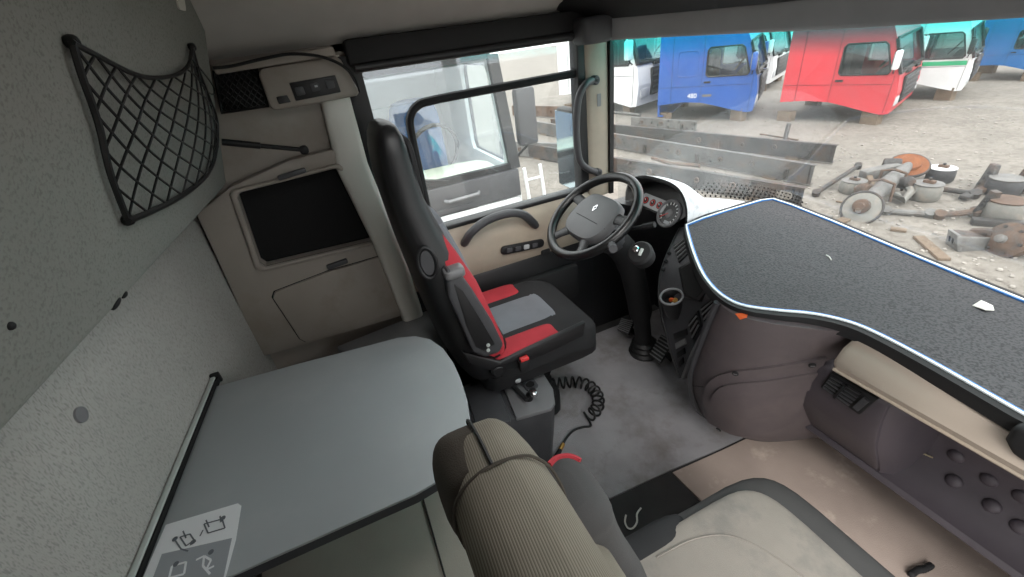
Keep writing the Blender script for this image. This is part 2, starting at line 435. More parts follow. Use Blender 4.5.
floor = struct(MB().box((0, 0.10, FZ - 0.03), (2.34, 2.9, 0.06)).build('floor', 'rubber_mat'), 'dark floor pan of the truck cab under the mats')
m = MB().prism([(-1.04, -0.25), (-0.12, -0.25), (-0.115, 0.25), (-0.10, 0.55), (-0.08, 0.80), (-0.06, 1.35), (-1.04, 1.35)], 0.008, Matrix.Translation((0, 0, FZ + 0.0005)))
struct(m.build('floor_covering', 'grey_floor'), 'scuffed grey rubber floor covering on the driver side')
m = MB().prism([(0.07, 0.56), (-0.085, 0.55), (-0.068, 0.80), (-0.045, 1.30), (1.04, 1.30), (1.04, -0.25), (0.06, -0.25)], 0.010, Matrix.Translation((0, 0, FZ + 0.0005)))
struct(m.build('floor_covering', 'beige_floor'), 'dusty beige floor covering on the passenger side')
m = MB().prism([(-0.112, 0.18), (0.10, 0.18), (0.055, 0.545), (-0.088, 0.535)], 0.006, Matrix.Translation((0, 0, FZ + 0.0005)))
struct(m.build('floor_covering', 'rubber_mat'), 'small dark rubber floor piece between the two coverings')
m = MB().box((0, 1.33, 0.34), (2.2, 0.04, 0.44))
struct(m.build('wall_front', 'void_black'), 'dark firewall behind the dashboard')

def wby(x): return -0.852 - 0.093 * (x + 1.1)          # the back lining stands slightly askew
# back wall, fabric covered, with a press button
wb = MB().slab([(-1.16, wby(-1.16), 0.12), (1.16, wby(1.16), 0.12), (1.16, wby(1.16), 2.1), (-1.16, wby(-1.16), 2.1)], (0, -0.06, 0)).build('wall_back', 'wall_cloth')
struct(wb, 'grey flecked cloth covering the back wall of the cab')
p, n = hit(80, 415, wb)
MB().lathe([(0.0165, 0), (0.016, 0.004), (0.010, 0.006), (0.004, 0.0065)], nframe(p, n)).build('button', 'mid_grey_plastic', wb)

# unseen right-hand side wall, doorway left open to let daylight in
wr = MB()
wr.box((XR + 0.03, -0.68, 1.05), (0.06, 0.88, 1.86)).box((XR + 0.03, 0.86, 1.40), (0.06, 0.12, 1.0)).box((XR + 0.03, 0.30, 1.90), (0.06, 1.1, 0.2)).box((XR + 0.03, 1.1, 0.55), (0.06, 0.6, 0.9))
struct(wr.build('wall_right', 'ceiling_cloth'), 'grey passenger side wall with the unseen doorway left open for daylight')

# ceiling: rounded profile run along the cab, with an added, unseen roof hatch open for daylight
def ceil_prof(y):
    return [V((x, y, z)) for x, z in ((-1.13, 1.80), (-1.09, 1.845), (-1.02, 1.875), (-0.93, 1.93), (-0.80, 2.0), (-0.6, 2.04))]
cb = MB()
pr = ceil_prof(0)
ys = [YB - 0.25, -0.5, 0.0, 0.5, 1.10]
outer = [[V((p.x, y, p.z)) for p in pr] + [V((p.x, y, p.z + 0.05)) for p in reversed(pr)] for y in ys]
cb.loft(outer)
cb.loft([[V((-p.x, q.y, p.z)) for p in sec for q in [p]] for sec in outer])
HX0, HX1, HY0, HY1 = -0.30, 0.42, -0.25, 0.45
cb.box(((-0.6 + HX0) / 2, -0.015, 2.065), (HX0 + 0.6, 2.23, 0.05)).box(((0.6 + HX1) / 2, -0.015, 2.065), (0.6 - HX1, 2.23, 0.05))
cb.box(((HX0 + HX1) / 2, (HY0 + YB - 0.25) / 2, 2.065), (HX1 - HX0, HY0 - YB + 0.25, 0.05)).box(((HX0 + HX1) / 2, (HY1 + 1.10) / 2, 2.065), (HX1 - HX0, 1.10 - HY1, 0.05))
ceiling = struct(cb.build('ceiling', 'ceiling_cloth'), 'grey headliner with an added roof hatch open for daylight')
hm = Matrix.Translation(((HX0 + HX1) / 2, (HY0 + HY1) / 2, 2.025))
MB().ring(rrect(HX1 - HX0 + 0.06, HY1 - HY0 + 0.06, 0.06), rrect(HX1 - HX0 - 0.02, HY1 - HY0 - 0.02, 0.05), 0.10, hm).build('added_hatch_frame', 'dark_grey_plastic', ceiling)
# lower lip of the headliner along the driver side
lp = [PX(222, 62, 0, -1.04), PX(280, 53, 0, -1.03), PX(334, 43, 0, -1.02), PX(334, 46, 0, -1.02), PX(336, 54, 0, -1.03)]
struct(MB().bar(PX(215, 70, 0, -1.03), PX(334, 51, 0, -1.03), 0.05, 0.028).build('trim_1', 'beige_trim_shaded', bevel=0.006), 'pale lip along the lower edge of the headliner above the locker')

# left side wall: rear lining, strips over and under the door
wl = MB()
wl.box((XL - 0.03, -0.53, 0.99), (0.06, 0.70, 1.72))
wl.box((XL - 0.03, 0.30, 1.85), (0.06, 1.05, 0.08))
wall_left = struct(wl.build('wall_left', 'beige_trim_shaded'), 'beige lining of the driver side wall behind the door')
struct(MB().box((XL - 0.035, 1.09, 0.54), (0.06, 0.54, 0.78)).build('wall_left', 'black_plastic'), 'dark side wall beside the foot well')
# B pillar column, glossy pale plastic
def vsec(z, cx, cy, a, b, n=16, e=0.5):
    def sp(t): return math.copysign(abs(t) ** e, t)
    return [V((cx + a * sp(math.cos(2 * math.pi * k / n)), cy + b * sp(math.sin(2 * math.pi * k / n)), z)) for k in range(n)]
bp = MB().loft([vsec(z, x, y, a, b) for z, x, y, a, b in ((0.45, -1.06, -0.215, .06, .05), (0.75, -1.055, -0.215, .06, .05), (1.1, -1.06, -0.235, .055, .055), (1.42, -1.07, -0.275, .045, .06), (1.6, -1.085, -0.265, .03, .055), (1.80, -1.09, -0.255, .02, .05))])
struct(bp.build('trim_2', 'pale_trim'), 'pale rounded pillar trim behind the driver door')

# ---------------- driver door with window
door = thing('door_1', 'beige and black driver door inside with arched pull handle', 'door', (XL, 0.3, 0.35)); door['kind'] = 'structure'
del door['category']
DY0, DY1 = -0.165, 0.775
ZB, ZT = 1.075, 1.735                          # glass opening
fo = [(DY0 - 0.055, ZB - 0.022), (DY1 + 0.045, ZB - 0.022), (DY1 + 0.045, ZT + 0.06), (DY0 - 0.055, ZT + 0.06)]
fi = [(DY0 + 0.02, ZB), (DY1 - 0.01, ZB), (DY1 - 0.01, ZT), (DY0 + 0.02, ZT)]
YZ = Matrix(((0, 0, 1, 0), (1, 0, 0, 0), (0, 1, 0, 0), (0, 0, 0, 1)))       # local x->world y, y->world z, z->world x
win = thing('window_1', 'driver door window in a black frame with a round-cornered inner frame', 'window', (XL, 0.3, ZB)); win['kind'] = 'structure'; del win['category']
MB().ring(fo, fi, 0.07, Matrix.Translation((XL - 0.04, 0, 0)) @ YZ).build('window_frame', 'black_plastic', win, bevel=0.008)
ZM = 1.605
MB().box((XL - 0.01, (DY0 + DY1) / 2, (ZM + ZT) / 2), (0.004, DY1 - DY0 - 0.01, ZT - ZM + 0.01)).build('upper_pane', 'window_glass', win)
MB().box((XL - 0.016, (DY0 + DY1) / 2, (ZM + ZB) / 2), (0.004, DY1 - DY0 - 0.01, ZM - ZB - 0.0015)).build('lower_pane', 'window_glass', win)
# slider frame with its rounded rear corner
sf = [V((XL + 0.0, DY1 - 0.01, ZM)), V((XL + 0.0, 0.3, ZM - 0.003)), V((XL, 0.09, ZM - 0.006)), V((XL, 0.035, ZM - 0.016)), V((XL, 0.002, ZM - 0.045)), V((XL, -0.012, ZM - 0.10)), V((XL, -0.016, 1.3)), V((XL, -0.02, ZB))]
MB().tube(smooth(sf, 5), 0.017, 8, sx=1.0, sy=1.0, up=(1, 0, 0)).build('slider_frame', 'soft_black', win)
# door panel, in the side plane, slightly domed
dp = MB()
rows = []
for z, x in ((1.056, XL + 0.03), (1.03, XL + 0.055), (0.97, XL + 0.068), (0.90, XL + 0.072), (0.84, XL + 0.068), (0.80, XL + 0.05)):
    rows.append([V((x - 0.02 * max(0, abs((k / 12) - 0.5) * 2 - 0.8) * 5, DY0 - 0.03 + (DY1 - DY0 + 0.075) * k / 12, z)) for k in range(13)])
rows = [[V((XL - 0.03, p.y, p.z)) for p in rows[0]]] + rows + [[V((XL - 0.03, p.y, p.z)) for p in rows[-1]]]
dp.loft([[rows[r][k] for r in range(len(rows))] for k in range(13)])
dpan = dp.build('door_panel', 'beige_trim', door)
MB().box((XL + 0.0, 0.315, 0.47), (0.10, 1.0, 0.67)).build('lower_panel', 'black_plastic', door, bevel=0.02)
pk = MB().box((XL + 0.075, 0.36, 0.60), (0.05, 0.66, 0.20)).build('door_pocket', 'soft_black', door, bevel=0.02)
# arched pull handle
hp = [hit(464, 244, dpan)[0] + V((0.0, 0, 0)), PX(471, 233, 0, -0.99), PX(486, 221, 0, -0.985), PX(508, 213.5, 0, -0.985), PX(524, 215, 0, -0.99), hit(536, 226, dpan)[0]]
MB().tube(smooth(hp, 5), [0.020] + [0.024] * 24 + [0.02], 10, sx=0.9, sy=0.8).build('pull_handle', 'dark_grey_plastic', door)
p0, n0 = hit(522, 246, dpan)
sm = frame(p0 + n0 * 0.003, hit(544, 240, dpan)[0] - hit(498, 249, dpan)[0], n0.cross(hit(544, 240, dpan)[0] - hit(498, 249, dpan)[0]))
swp = MB().prism(rrect(0.235, 0.046, 0.02), 0.012, sm).build('switch_panel', 'black_plastic', door, bevel=0.004)
for k in range(4):
    MB().prism(rrect(0.030, 0.024, 0.006), 0.006, sm @ Matrix.Translation((-0.075 + 0.046 * k, 0, 0.012))).build('switch', 'dark_grey_plastic' if k != 2 else 'light_grey_plastic', swp, bevel=0.002)
p0, n0 = hit(545, 253, dpan)
MB().prism(rrect(0.05, 0.030, 0.008), 0.010, frame(p0, (0, 1, 0), (0, 0, 1))).build('door_opener', 'soft_black', door, bevel=0.003)

# roller blind above the driver window
rb = thing('roller_blind', 'black rolled-up sun blind above the driver door window', 'blind', (-1.05, 0.3, 1.76))
MB().box((-1.06, 0.30, 1.80), (0.07, 0.97, 0.085)).build('cassette', 'soft_black', rb, bevel=0.015)
MB().tube([(-1.03, -0.17, 1.752), (-1.03, 0.765, 1.755)], 0.016, 10).build('pull_bar', 'black_plastic', rb)

# A pillar
ap = MB().loft([vsec(z, x, y, .028, .062, e=0.6) for z, x, y in ((1.02, -1.085, 0.868), (1.3, -1.085, 0.866), (1.5, -1.085, 0.864), (1.80, -1.085, 0.858))]).build('trim_3', 'beige_trim')
struct(ap, 'beige windscreen pillar trim beside the driver window')
MB().box((-1.075, 0.932, 1.40), (0.05, 0.022, 0.76)).build('windscreen_seal', 'rubber_black', ap)
p0, n0 = hit(599, 100, ap)
MB().prism(rrect(0.022, 0.055, 0.004), 0.002, nframe(p0, n0)).build('pillar_plate', 'mid_grey_plastic', ap)
gh = thing('grab_handle', 'dark grey grab handle bolted to the windscreen pillar', 'handle', (-1.05, 0.84, 1.15))
gp = [PX(594, 80, 0, -1.053), PX(586, 84, 0, -1.01), PX(579, 97, 0, -0.995), PX(576.5, 118, 0, -0.99), PX(577, 143, 0, -0.99), PX(580, 161, 0, -0.995), PX(588, 169, 0, -1.01), PX(597, 172, 0, -1.053)]
MB().tube(smooth(gp, 5), 0.016, 10).build('grip', 'dark_grey_plastic', gh)
for q in (gp[0], gp[-1]):
    e = MB().lathe([(0.020, 0), (0.020, 0.022), (0.015, 0.028)], nframe(q + V((-0.004, 0, 0)), (1, 0, 0))).build('end_boss', 'dark_grey_plastic', gh)
    MB().lathe([(0.007, 0), (0.007, 0.003)], nframe(q + V((0.025, 0, 0)), (1, 0, 0)), 10).build('screw', 'black_plastic', e)

# ---------------- windscreen, header
def wsy(x, top):
    if top: return 1.16 - 0.23 * min(1.0, abs(x) / 1.05) ** 4
    T = ((-1.06, .95), (-.98, 1.12), (-.88, 1.28), (-.74, 1.40), (-.58, 1.475), (-.45, 1.475), (-.2, 1.435), (.1, 1.395), (.4, 1.35), (.7, 1.29), (.88, 1.19), (.98, 1.08), (1.06, .95))
    for (a, b), (c, d) in zip(T, T[1:]):
        if x <= c: return b + (d - b) * (x - a) / (c - a)
    return .95
xs = [-1.05 + 2.10 * k / 40 for k in range(41)]
def wsp(x, z):
    u = (z - 1.0) / 0.78; return V((x, wsy(x, False) * (1 - u) + wsy(x, True) * u, z))
ws = MB()
zz = [0.93, 1.05, 1.2, 1.4, 1.6, 1.78]
ws.loft([[wsp(x, z) for x in xs] + [wsp(x, z) + V((0, 0.005, 0)) for x in reversed(xs)] for z in zz])
wsc = struct(ws.build('window_2', 'windscreen_glass'), 'large dusty windscreen with a turquoise sun band along the top')
fd = MB()
for i in range(34):
    for j in range(5):
        x = -1.0 + i * 0.018 + (0.009 if j % 2 else 0); z = 0.965 + j * 0.018
        p = wsp(x, z) - V((0, 0.002, 0)); r = 0.0065 - 0.0006 * j
        fd.add([p + V((r * math.cos(a), 0, r * math.sin(a))) for a in [k * math.pi / 3 for k in range(6)]], [tuple(range(6))])
fo_ = fd.build('frit_dots', 'soft_black', wsc); fo_['kind'] = 'stuff'
MB().tube([wsp(x, 0.93) for x in xs], 0.014, 6).build('lower_seal', 'rubber_black', wsc)
# header: curved lip plus dark overhead console
def hy(x): return 1.085 - 0.25 * (min(1.0, abs(x) / 1.08) ** 3)
def hz_(x): return 0.026 * (1 - min(1.0, abs(x) / 1.08) ** 2)
hx = [-1.08 + 2.16 * k / 36 for k in range(37)]
hd = MB().loft([[V((x, hy(x) - 0.02, 1.722 - hz_(x))), V((x, hy(x) + 0.04, 1.728 - hz_(x))), V((x, hy(x) + 0.06, 1.83)), V((x, hy(x) - 0.055, 1.83)), V((x, hy(x) - 0.05, 1.795 - hz_(x))), V((x, hy(x) - 0.035, 1.735 - hz_(x)))] for x in hx])
struct(hd.build('trim_4', 'header_grey', bevel=0.005), 'dark grey lip above the windscreen')
oc = MB().loft([[V((x, hy(x) - 0.06, 1.80 - hz_(x))), V((x, hy(x) + 0.05, 1.81)), V((x, hy(x) + 0.05, 2.1)), V((x, hy(x) - 0.24, 2.1)), V((x, hy(x) - 0.25, 1.96)), V((x, hy(x) - 0.20, 1.87))] for x in hx])
ohc = tag(oc.build('overhead_console', 'soft_black', bevel=0.01), 'black overhead console above the windscreen', 'console')
MB().sq((-0.99, 0.79, 1.765), 0.06, 0.07, 0.05, nu=16, nv=8).build('end_cap', 'dark_grey_plastic', ohc)

# ================================================================== SLEEPER AREA
# folded-up upper bunk: cloth underside facing the cab
b0 = PX(229, 186, 0, -1.01); b1 = PX(0, 447, 1, -0.775); bt = PX(204, 0, 0, -1.01)
bu = (b1 - b0); bu *= (1.06 - b0.x) / bu.x
bn = bu.cross(bt - b0).normalized()
if bn.y < 0: bn = -bn
bunk = thing('upper_bunk', 'folded-up upper bunk with dark grey cloth underside along the back wall', 'bunk', (0, -0.8, 1.45))
bm_ = MB()
bs = []
w = (bt - b0)
prof = [(0.0, -0.10), (0.0, -0.03), (0.012, -0.008), (0.04, 0.0), (1.0, 0.0), (1.07, -0.01), (1.08, -0.03), (1.08, -0.10)]
for t, ins in ((0.0, 0.04), (0.004, 0.015), (0.02, 0.0), (0.5, 0.0), (1.0, 0.0)):
    bs.append([b0 + bu * t + w * (0.0 + a * 1.0) + bn * (d if d < 0 else d) - bn * ins for a, d in prof])
bpan = bm_.loft(bs).build('bunk_underside', 'bunk_cloth', bunk)
for px, py, r in ((122, 310, 0.012), (10, 326, 0.005), (130, 301, 0.007)):
    p, n = hit(px, py, bpan)
    MB().lathe([(r, -0.004), (r, 0.002), (r * 0.7, 0.004), (r * 0.2, 0.005)], nframe(p, n), 14).build('peg', 'soft_black', bunk)
p, n = hit(180, 3, bpan)
MB().prism(rrect(0.06, 0.03, 0.01), 0.004, nframe(p, n)).build('catch_plate', 'pale_trim', bunk)

# storage net on the bunk
net = thing('storage_net', 'black knotted storage net hanging on the upper bunk', 'net', hit(128, 222, bpan)[0])
def onb(px, py, off): return PPL(px, py, b0 + bn * off, bn)
Ltop = smooth([V((72, 42, 0)), V((98, 56, 0)), V((140, 76, 0)), V((172, 76, 0)), V((188, 66, 0)), V((192, 47, 0))], 8)
Lbot = smooth([V((128, 221, 0)), V((150, 212, 0)), V((178, 198, 0)), V((200, 182, 0)), V((212, 166, 0)), V((217, 146, 0))], 8)
Llef = smooth([V((72, 42, 0)), V((82, 76, 0)), V((98, 122, 0)), V((110, 172, 0)), V((128, 221, 0))], 8)
Lrig = smooth([V((192, 47, 0)), V((199, 72, 0)), V((209, 98, 0)), V((217, 122, 0)), V((217, 146, 0))], 8)
def samp(L, t):
    # by arc length
    d = [0]
    for i in range(1, len(L)): d.append(d[-1] + (L[i] - L[i - 1]).length)
    s = t * d[-1]
    for i in range(1, len(L)):
        if d[i] >= s or i == len(L) - 1:
            k = (s - d[i - 1]) / max(1e-9, d[i] - d[i - 1]); return L[i - 1].lerp(L[i], min(1, k))
def coons(u, v):
    c0, c1 = samp(Ltop, u), samp(Lbot, u); d0, d1 = samp(Llef, v), samp(Lrig, v)
    P00, P10, P01, P11 = Ltop[0], Ltop[-1], Lbot[0], Lbot[-1]
    q = c0 * (1 - v) + c1 * v + d0 * (1 - u) + d1 * u - (P00 * (1 - u) * (1 - v) + P10 * u * (1 - v) + P01 * (1 - u) * v + P11 * u * v)
    return onb(q.x, q.y, 0.012 + 0.03 * math.sin(math.pi * u) * math.sin(math.pi * v))
uw = lambda u: 0.5 * (1 - (1 - u) ** 2) + 0.5 * u
NU, NV = 8, 5
strands = []
for d in range(-NV, NU + 1):
    for sgn in (1, -1):
        pts = []
        for k in range(0, NV * 6 + 1):
            v = k / 6.0; u = d + v if sgn > 0 else d + NV - v
            if 0 <= u <= NU: pts.append(coons(uw(u / NU), v / NV))
        if len(pts) > 3: strands.append(pts)
sp_ = MB()
for s_ in strands: sp_.tube(s_, 0.0023, 5)
nets = sp_.build('mesh_cords', 'rubber_black', net); nets['kind'] = 'stuff'
kn = MB()
for i in range(0, NU * 2 + 1):
    for j in range(0, NV * 2 + 1):
        if (i + j) % 2 == 0 and (i + j + NV) % 2 == 0 and j % 1 == 0:
            u, v = i / (NU * 2), j / (NV * 2)
            a = (i - j) / 2; b = (i + j) / 2
            if a == int(a) and b == int(b):
                kn.sq(coons(uw(u), v), 0.0042, 0.0042, 0.0042, 1, 1, 6, 4)
bd = MB().tube([onb(q.x, q.y, 0.014) for q in Ltop], 0.0045, 6).build('top_cord', 'rubber_black', net)
MB().tube([onb(q.x, q.y, 0.014) for q in Lbot], 0.0058, 6).build('bottom_cord', 'rubber_black', net)
MB().tube([onb(q.x, q.y, 0.012) for q in Llef], 0.005, 6).build('side_cord', 'rubber_black', net)
MB().tube([onb(q.x, q.y, 0.012) for q in Lrig], 0.005, 6).build('side_cord', 'rubber_black', net)
for a in ((72, 42), (128, 220), (192, 47)):
    MB().sq(onb(a[0], a[1], 0.008), 0.010, 0.010, 0.010, 0.8, 0.8, 10, 6).build('hook', 'rubber_black', net)
lpx = [(193, 60), (203, 72), (213, 86), (214, 94), (208, 92), (199, 80), (194, 66)]
MB().tube(smooth([onb(a, b, 0.012) for a, b in lpx], 4), 0.0022, 5).build('loose_loop', 'rubber_black', net)

# side locker: moulded beige panel with an open black compartment and a flap below
LX = -1.045
def L2(px, py, x=LX): p = PX(px, py, 0, x); return (p.y, p.z)
locker = thing('side_locker', 'moulded beige side locker with open black compartment and closed flap', 'locker', (-1.08, -0.55, 0.66))
LM = Matrix.Translation((LX - 0.05, 0, 0)) @ YZ
out = [L2(196, 214), L2(232, 186), L2(290, 160), L2(330, 150), L2(347, 152), L2(366, 190), L2(392, 252), L2(414, 306), L2(412, 313), L2(262, 357)]
hole = [L2(240, 176 + 16), L2(335, 168), L2(341, 171), L2(377, 236), L2(375, 240), L2(266, 266), L2(260, 262), L2(238, 197)]
def inset(L, k):
    cx = sum(p[0] for p in L) / len(L); cy = sum(p[1] for p in L) / len(L)
    return [(cx + (p[0] - cx) * k, cy + (p[1] - cy) * k) for p in L]
lbod = MB().ring(out, hole, 0.05, LM).build('locker_panel', 'beige_trim_shaded', locker, bevel=0.01)
MB().ring(inset(hole, 1.10), hole, 0.02, LM, 0.047).build('compartment_rim', 'beige_trim_shaded', locker, bevel=0.008)
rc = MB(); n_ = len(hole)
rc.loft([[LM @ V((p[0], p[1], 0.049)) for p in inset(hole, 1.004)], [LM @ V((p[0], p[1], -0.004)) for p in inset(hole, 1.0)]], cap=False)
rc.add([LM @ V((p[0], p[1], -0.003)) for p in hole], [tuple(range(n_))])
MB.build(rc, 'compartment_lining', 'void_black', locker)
tabp, tn = hit(292, 173, lbod)
MB().prism(rrect(0.10, 0.018, 0.006), 0.014, nframe(tabp + V((0.012, 0, 0)), (1, 0, 0), (0, -0.1, 1))).build('catch', 'dark_grey_plastic', locker, bevel=0.003)
flp = [L2(275, 291), L2(330, 270), L2(345, 266), L2(386, 254), L2(391, 259), L2(411, 303), L2(404, 309), L2(306, 341), L2(300, 338), L2(273, 297)]
MB().prism(inset(flp, 1.02), 0.004, LM, 0.047).build('flap_gap', 'void_black', locker)
flap = MB().prism(flp, 0.016, LM, 0.047).build('flap', 'beige_trim_shaded', locker, bevel=0.005)
q = PX(337, 263, 0, LX)
MB().prism(rrect(0.085, 0.02, 0.005), 0.018, nframe(q + V((0.002, 0, 0)), (1, 0, 0), (0, -0.08, 1))).build('flap_latch', 'dark_grey_plastic', flap, bevel=0.003)

# control panel above the locker
CX = -1.02
cpn = thing('control_panel', 'beige wall unit with black switch module above the locker', 'control panel', PX(300, 105, 0, CX))
cm = frame(PX(262, 80, 0, CX), PX(345, 66, 0, CX) - PX(262, 80, 0, CX), V((0, 0, 1)))
pts2 = [(258, 74), (262, 68), (336, 56), (341, 60), (360, 92), (357, 96), (276, 111), (270, 108)]
def C2(px, py, x=CX): p = cm.inverted() @ PX(px, py, 0, x); return (p.x, p.y)
if (cm.to_3x3() @ V((0, 0, 1))).x < 0: sgnz = -1
else: sgnz = 1
MB().prism([C2(a, b) for a, b in pts2], 0.06 * -sgnz, cm).build('housing', 'beige_trim_shaded', cpn, bevel=0.012)
mod = MB().prism([C2(a, b) for a, b in ((289, 83), (335, 75), (341, 92), (296, 101))], 0.006 * sgnz, cm).build('switch_module', 'black_plastic', cpn, bevel=0.003)
for a, b, mt in ((300, 91, 'dark_grey_plastic'), (315, 87, 'light_grey_plastic'), (330, 84, 'dark_grey_plastic')):
    q = cm.inverted() @ PX(a, b, 0, CX)
    MB().prism(rrect(0.028, 0.026, 0.005, cx=q.x, cy=q.y), 0.006 * sgnz, cm, 0.006 * sgnz).build('switch', mt if mt != 'light_grey_plastic' else 'dark_grey_plastic', mod, bevel=0.002)
q = cm.inverted() @ PX(316, 86, 0, CX)
MB().prism(rrect(0.010, 0.006, 0.001, cx=q.x, cy=q.y), 0.014 * sgnz, cm).build('symbol', 'light_grey_plastic', mod)
sock = MB().prism([C2(a, b) for a, b in ((276, 97), (287, 95), (291, 102), (279, 104))], 0.005 * sgnz, cm).build('socket', 'black_plastic', cpn, bevel=0.002)
# small net pocket beside the panel
npk = thing('net_pocket', 'small black net pocket on the side wall beside the control panel', 'net', PX(240, 112, 0, -1.05))
fr = [(214, 72), (256, 66), (268, 106), (222, 113)]
MB().slab([PX(a, b, 0, -1.06) for a, b in fr], (-0.02, 0, 0)).build('pocket_back', 'void_black', npk)
MB().tube([PX(a, b, 0, -1.045) for a, b in fr], 0.006, 6, closed=True).build('edge_cord', 'rubber_black', npk)
nn = MB()
A, B_, C_, D_ = [PX(a, b, 0, -1.045) for a, b in fr]
for k in range(-5, 8):
    for sg in (1, -1):
        pts = []
        for j in range(13):
            v = j / 12; u = (k + v * 5) / 7 if sg > 0 else (k + 5 - v * 5) / 7
            if 0 <= u <= 1: pts.append((A.lerp(B_, u)).lerp(D_.lerp(C_, u), v) + V((0.012 * math.sin(math.pi * v), 0, 0)))
        if len(pts) > 2: nn.tube(pts, 0.002, 4)
o = nn.build('mesh_cords', 'rubber_black', npk); o['kind'] = 'stuff'
# gas strut / rod
rod = thing('gas_strut', 'thin black gas strut sticking out above the locker', 'strut', PX(305, 151, 0, -1.0))
a, b = PX(222, 142, 0, -1.0), PX(304, 150, 0, -1.0)
MB().tube([a, a.lerp(b, 0.45)], 0.011, 10).build('cylinder', 'rubber_black', rod)
MB().tube([a.lerp(b, 0.42), b], 0.0075, 10).build('piston_rod', 'soft_black', rod)
MB().sq(b, 0.013, 0.016, 0.016, 0.8, 0.8, 10, 6).build('ball_end', 'soft_black', rod)
# cable along the top
cp = [(213, 68), (232, 66), (262, 59), (290, 54), (318, 56), (338, 63), (350, 72), (356, 80), (360, 92)]
cb_ = MB().tube(smooth([PX(a, b, 0, -0.985) for a, b in cp], 5), 0.0055, 6).build('cable', 'rubber_black')
tag(cb_, 'black cable running along the headliner lip to the door blind', 'cable')

# ---------------- fold-down table
TZ = 0.97
table = thing('folding_table', 'grey fold-down table hinged to the back wall rail', 'table', (-0.25, YB, TZ - 0.03))
tp = [PX(a, b, 2, TZ) for a, b in ((208, 389), (395, 338.5))]
tpl = [(-0.585, -0.868), (-0.56, -0.60), (-0.525, -0.36)]
px_out = [(208, 389), (300, 363), (370, 345), (398, 337.5), (415, 336), (430, 339), (443, 348), (453, 362), (461, 380), (467, 400), (469.5, 417), (468, 432), (463, 448), (453, 465), (437, 481), (415, 494), (340, 527), (225, 578), (150, 611)]
tpts = [PX(a, b, 2, TZ) for a, b in px_out]
tpts[0] = V((tpts[0].x, wby(tpts[0].x) + 0.023, TZ)); tpts[-1] = V((tpts[-1].x, wby(tpts[-1].x) + 0.023, TZ))
ttop = MB().slab(tpts, (0, 0, -0.008)).build('table_top', 'table_grey', table, bevel=0.002, ang=50)
# dark edge band just under the top
cc = sum(tpts, V((0, 0, 0))) / len(tpts)
MB().slab([p + V((0, 0, -0.0085)) + (cc - p) * 0.003 for p in tpts], (0, 0, -0.024)).build('edge_band', 'table_edge', table)
for x in (-0.35, 0.0):
    MB().box((x, YB + 0.08, TZ - 0.055), (0.03, 0.18, 0.035)).build('support_bracket', 'dark_grey_plastic', table, bevel=0.005)
sp0 = [PX(a, b, 2, TZ) for a, b in ((166, 525), (238, 503.5), (241.5, 506), (236, 540), (226, 577), (222, 592), (126, 618))]
st = MB().slab([p + V((0, 0, 0.0004)) for p in sp0], (0, 0, 0.0006)).build('instruction_sticker', 'sticker_white', table)
st['label'] = 'white instruction sticker with grey line drawings'
sp1 = [PX(a, b, 2, TZ + 0.0013) for a, b in ((162, 554), (232, 538), (225, 571), (221, 588), (140, 612))]
MB().slab(sp1, (0, 0, 0.0003)).build('printed_panel', 'sticker_grey', st)
def line_on_table(pts, r, mt, par, nm='printed_drawing'):
    mb = MB()
    for pl in pts:
        for i in range(len(pl) - 1):
            a, b = PX(*pl[i], 2, TZ + 0.0018), PX(*pl[i + 1], 2, TZ + 0.0018)
            mb.bar(a, b, r, 0.0004)
    return mb.build(nm, mt, par)
draw = [[(204, 524), (222, 519), (225, 528), (208, 533), (204, 524)], [(206, 520), (209, 527)], [(220, 516), (221, 522)], [(180, 537), (190, 534), (194, 540), (186, 546), (180, 537)], [(183, 531), (186, 538)], [(175, 540), (181, 549), (188, 551)], [(190, 545), (196, 541)], [(203, 530), (200, 536)]]
line_on_table(draw, 0.0028, 'print_grey', st)
line_on_table([[(172, 566), (186, 562), (184, 574), (169, 578), (172, 566)], [(196, 560), (204, 556), (211, 560), (206, 570), (214, 566)], [(204, 556), (203, 566), (210, 574)]], 0.004, 'sticker_white', st)
for a, b in ((175, 539), (193, 542), (223, 518), (176, 564), (211, 552)):
    MB().lathe([(0.0055, 0), (0.0055, 0.0005)], Matrix.Translation(PX(a, b, 2, TZ + 0.0016)), 10).build('number_mark', 'print_grey', st)
# wall rail of the table
rail = thing('table_rail', 'pale aluminium rail along the back wall holding the table', 'rail', (-0.25, YB, TZ))
ra, rb_ = V((-0.60, wby(-0.60) + 0.010, TZ + 0.004)), V((0.55, wby(0.55) + 0.010, TZ + 0.004))
MB().bar(ra, rb_, 0.013, 0.022).build('rail_profile', 'aluminium', rail, bevel=0.003)
MB().bar(ra + V((0.0, 0.0095, -0.004)), rb_ + V((0, 0.0095, -0.004)), 0.005, 0.02).build('dark_gap_strip', 'void_black', rail)  # black strip put in for the shaded gap between rail and table
MB().box((-0.606, wby(-0.606) + 0.014, TZ + 0.004), (0.014, 0.026, 0.034)).build('rail_cap', 'soft_black', rail, bevel=0.003)

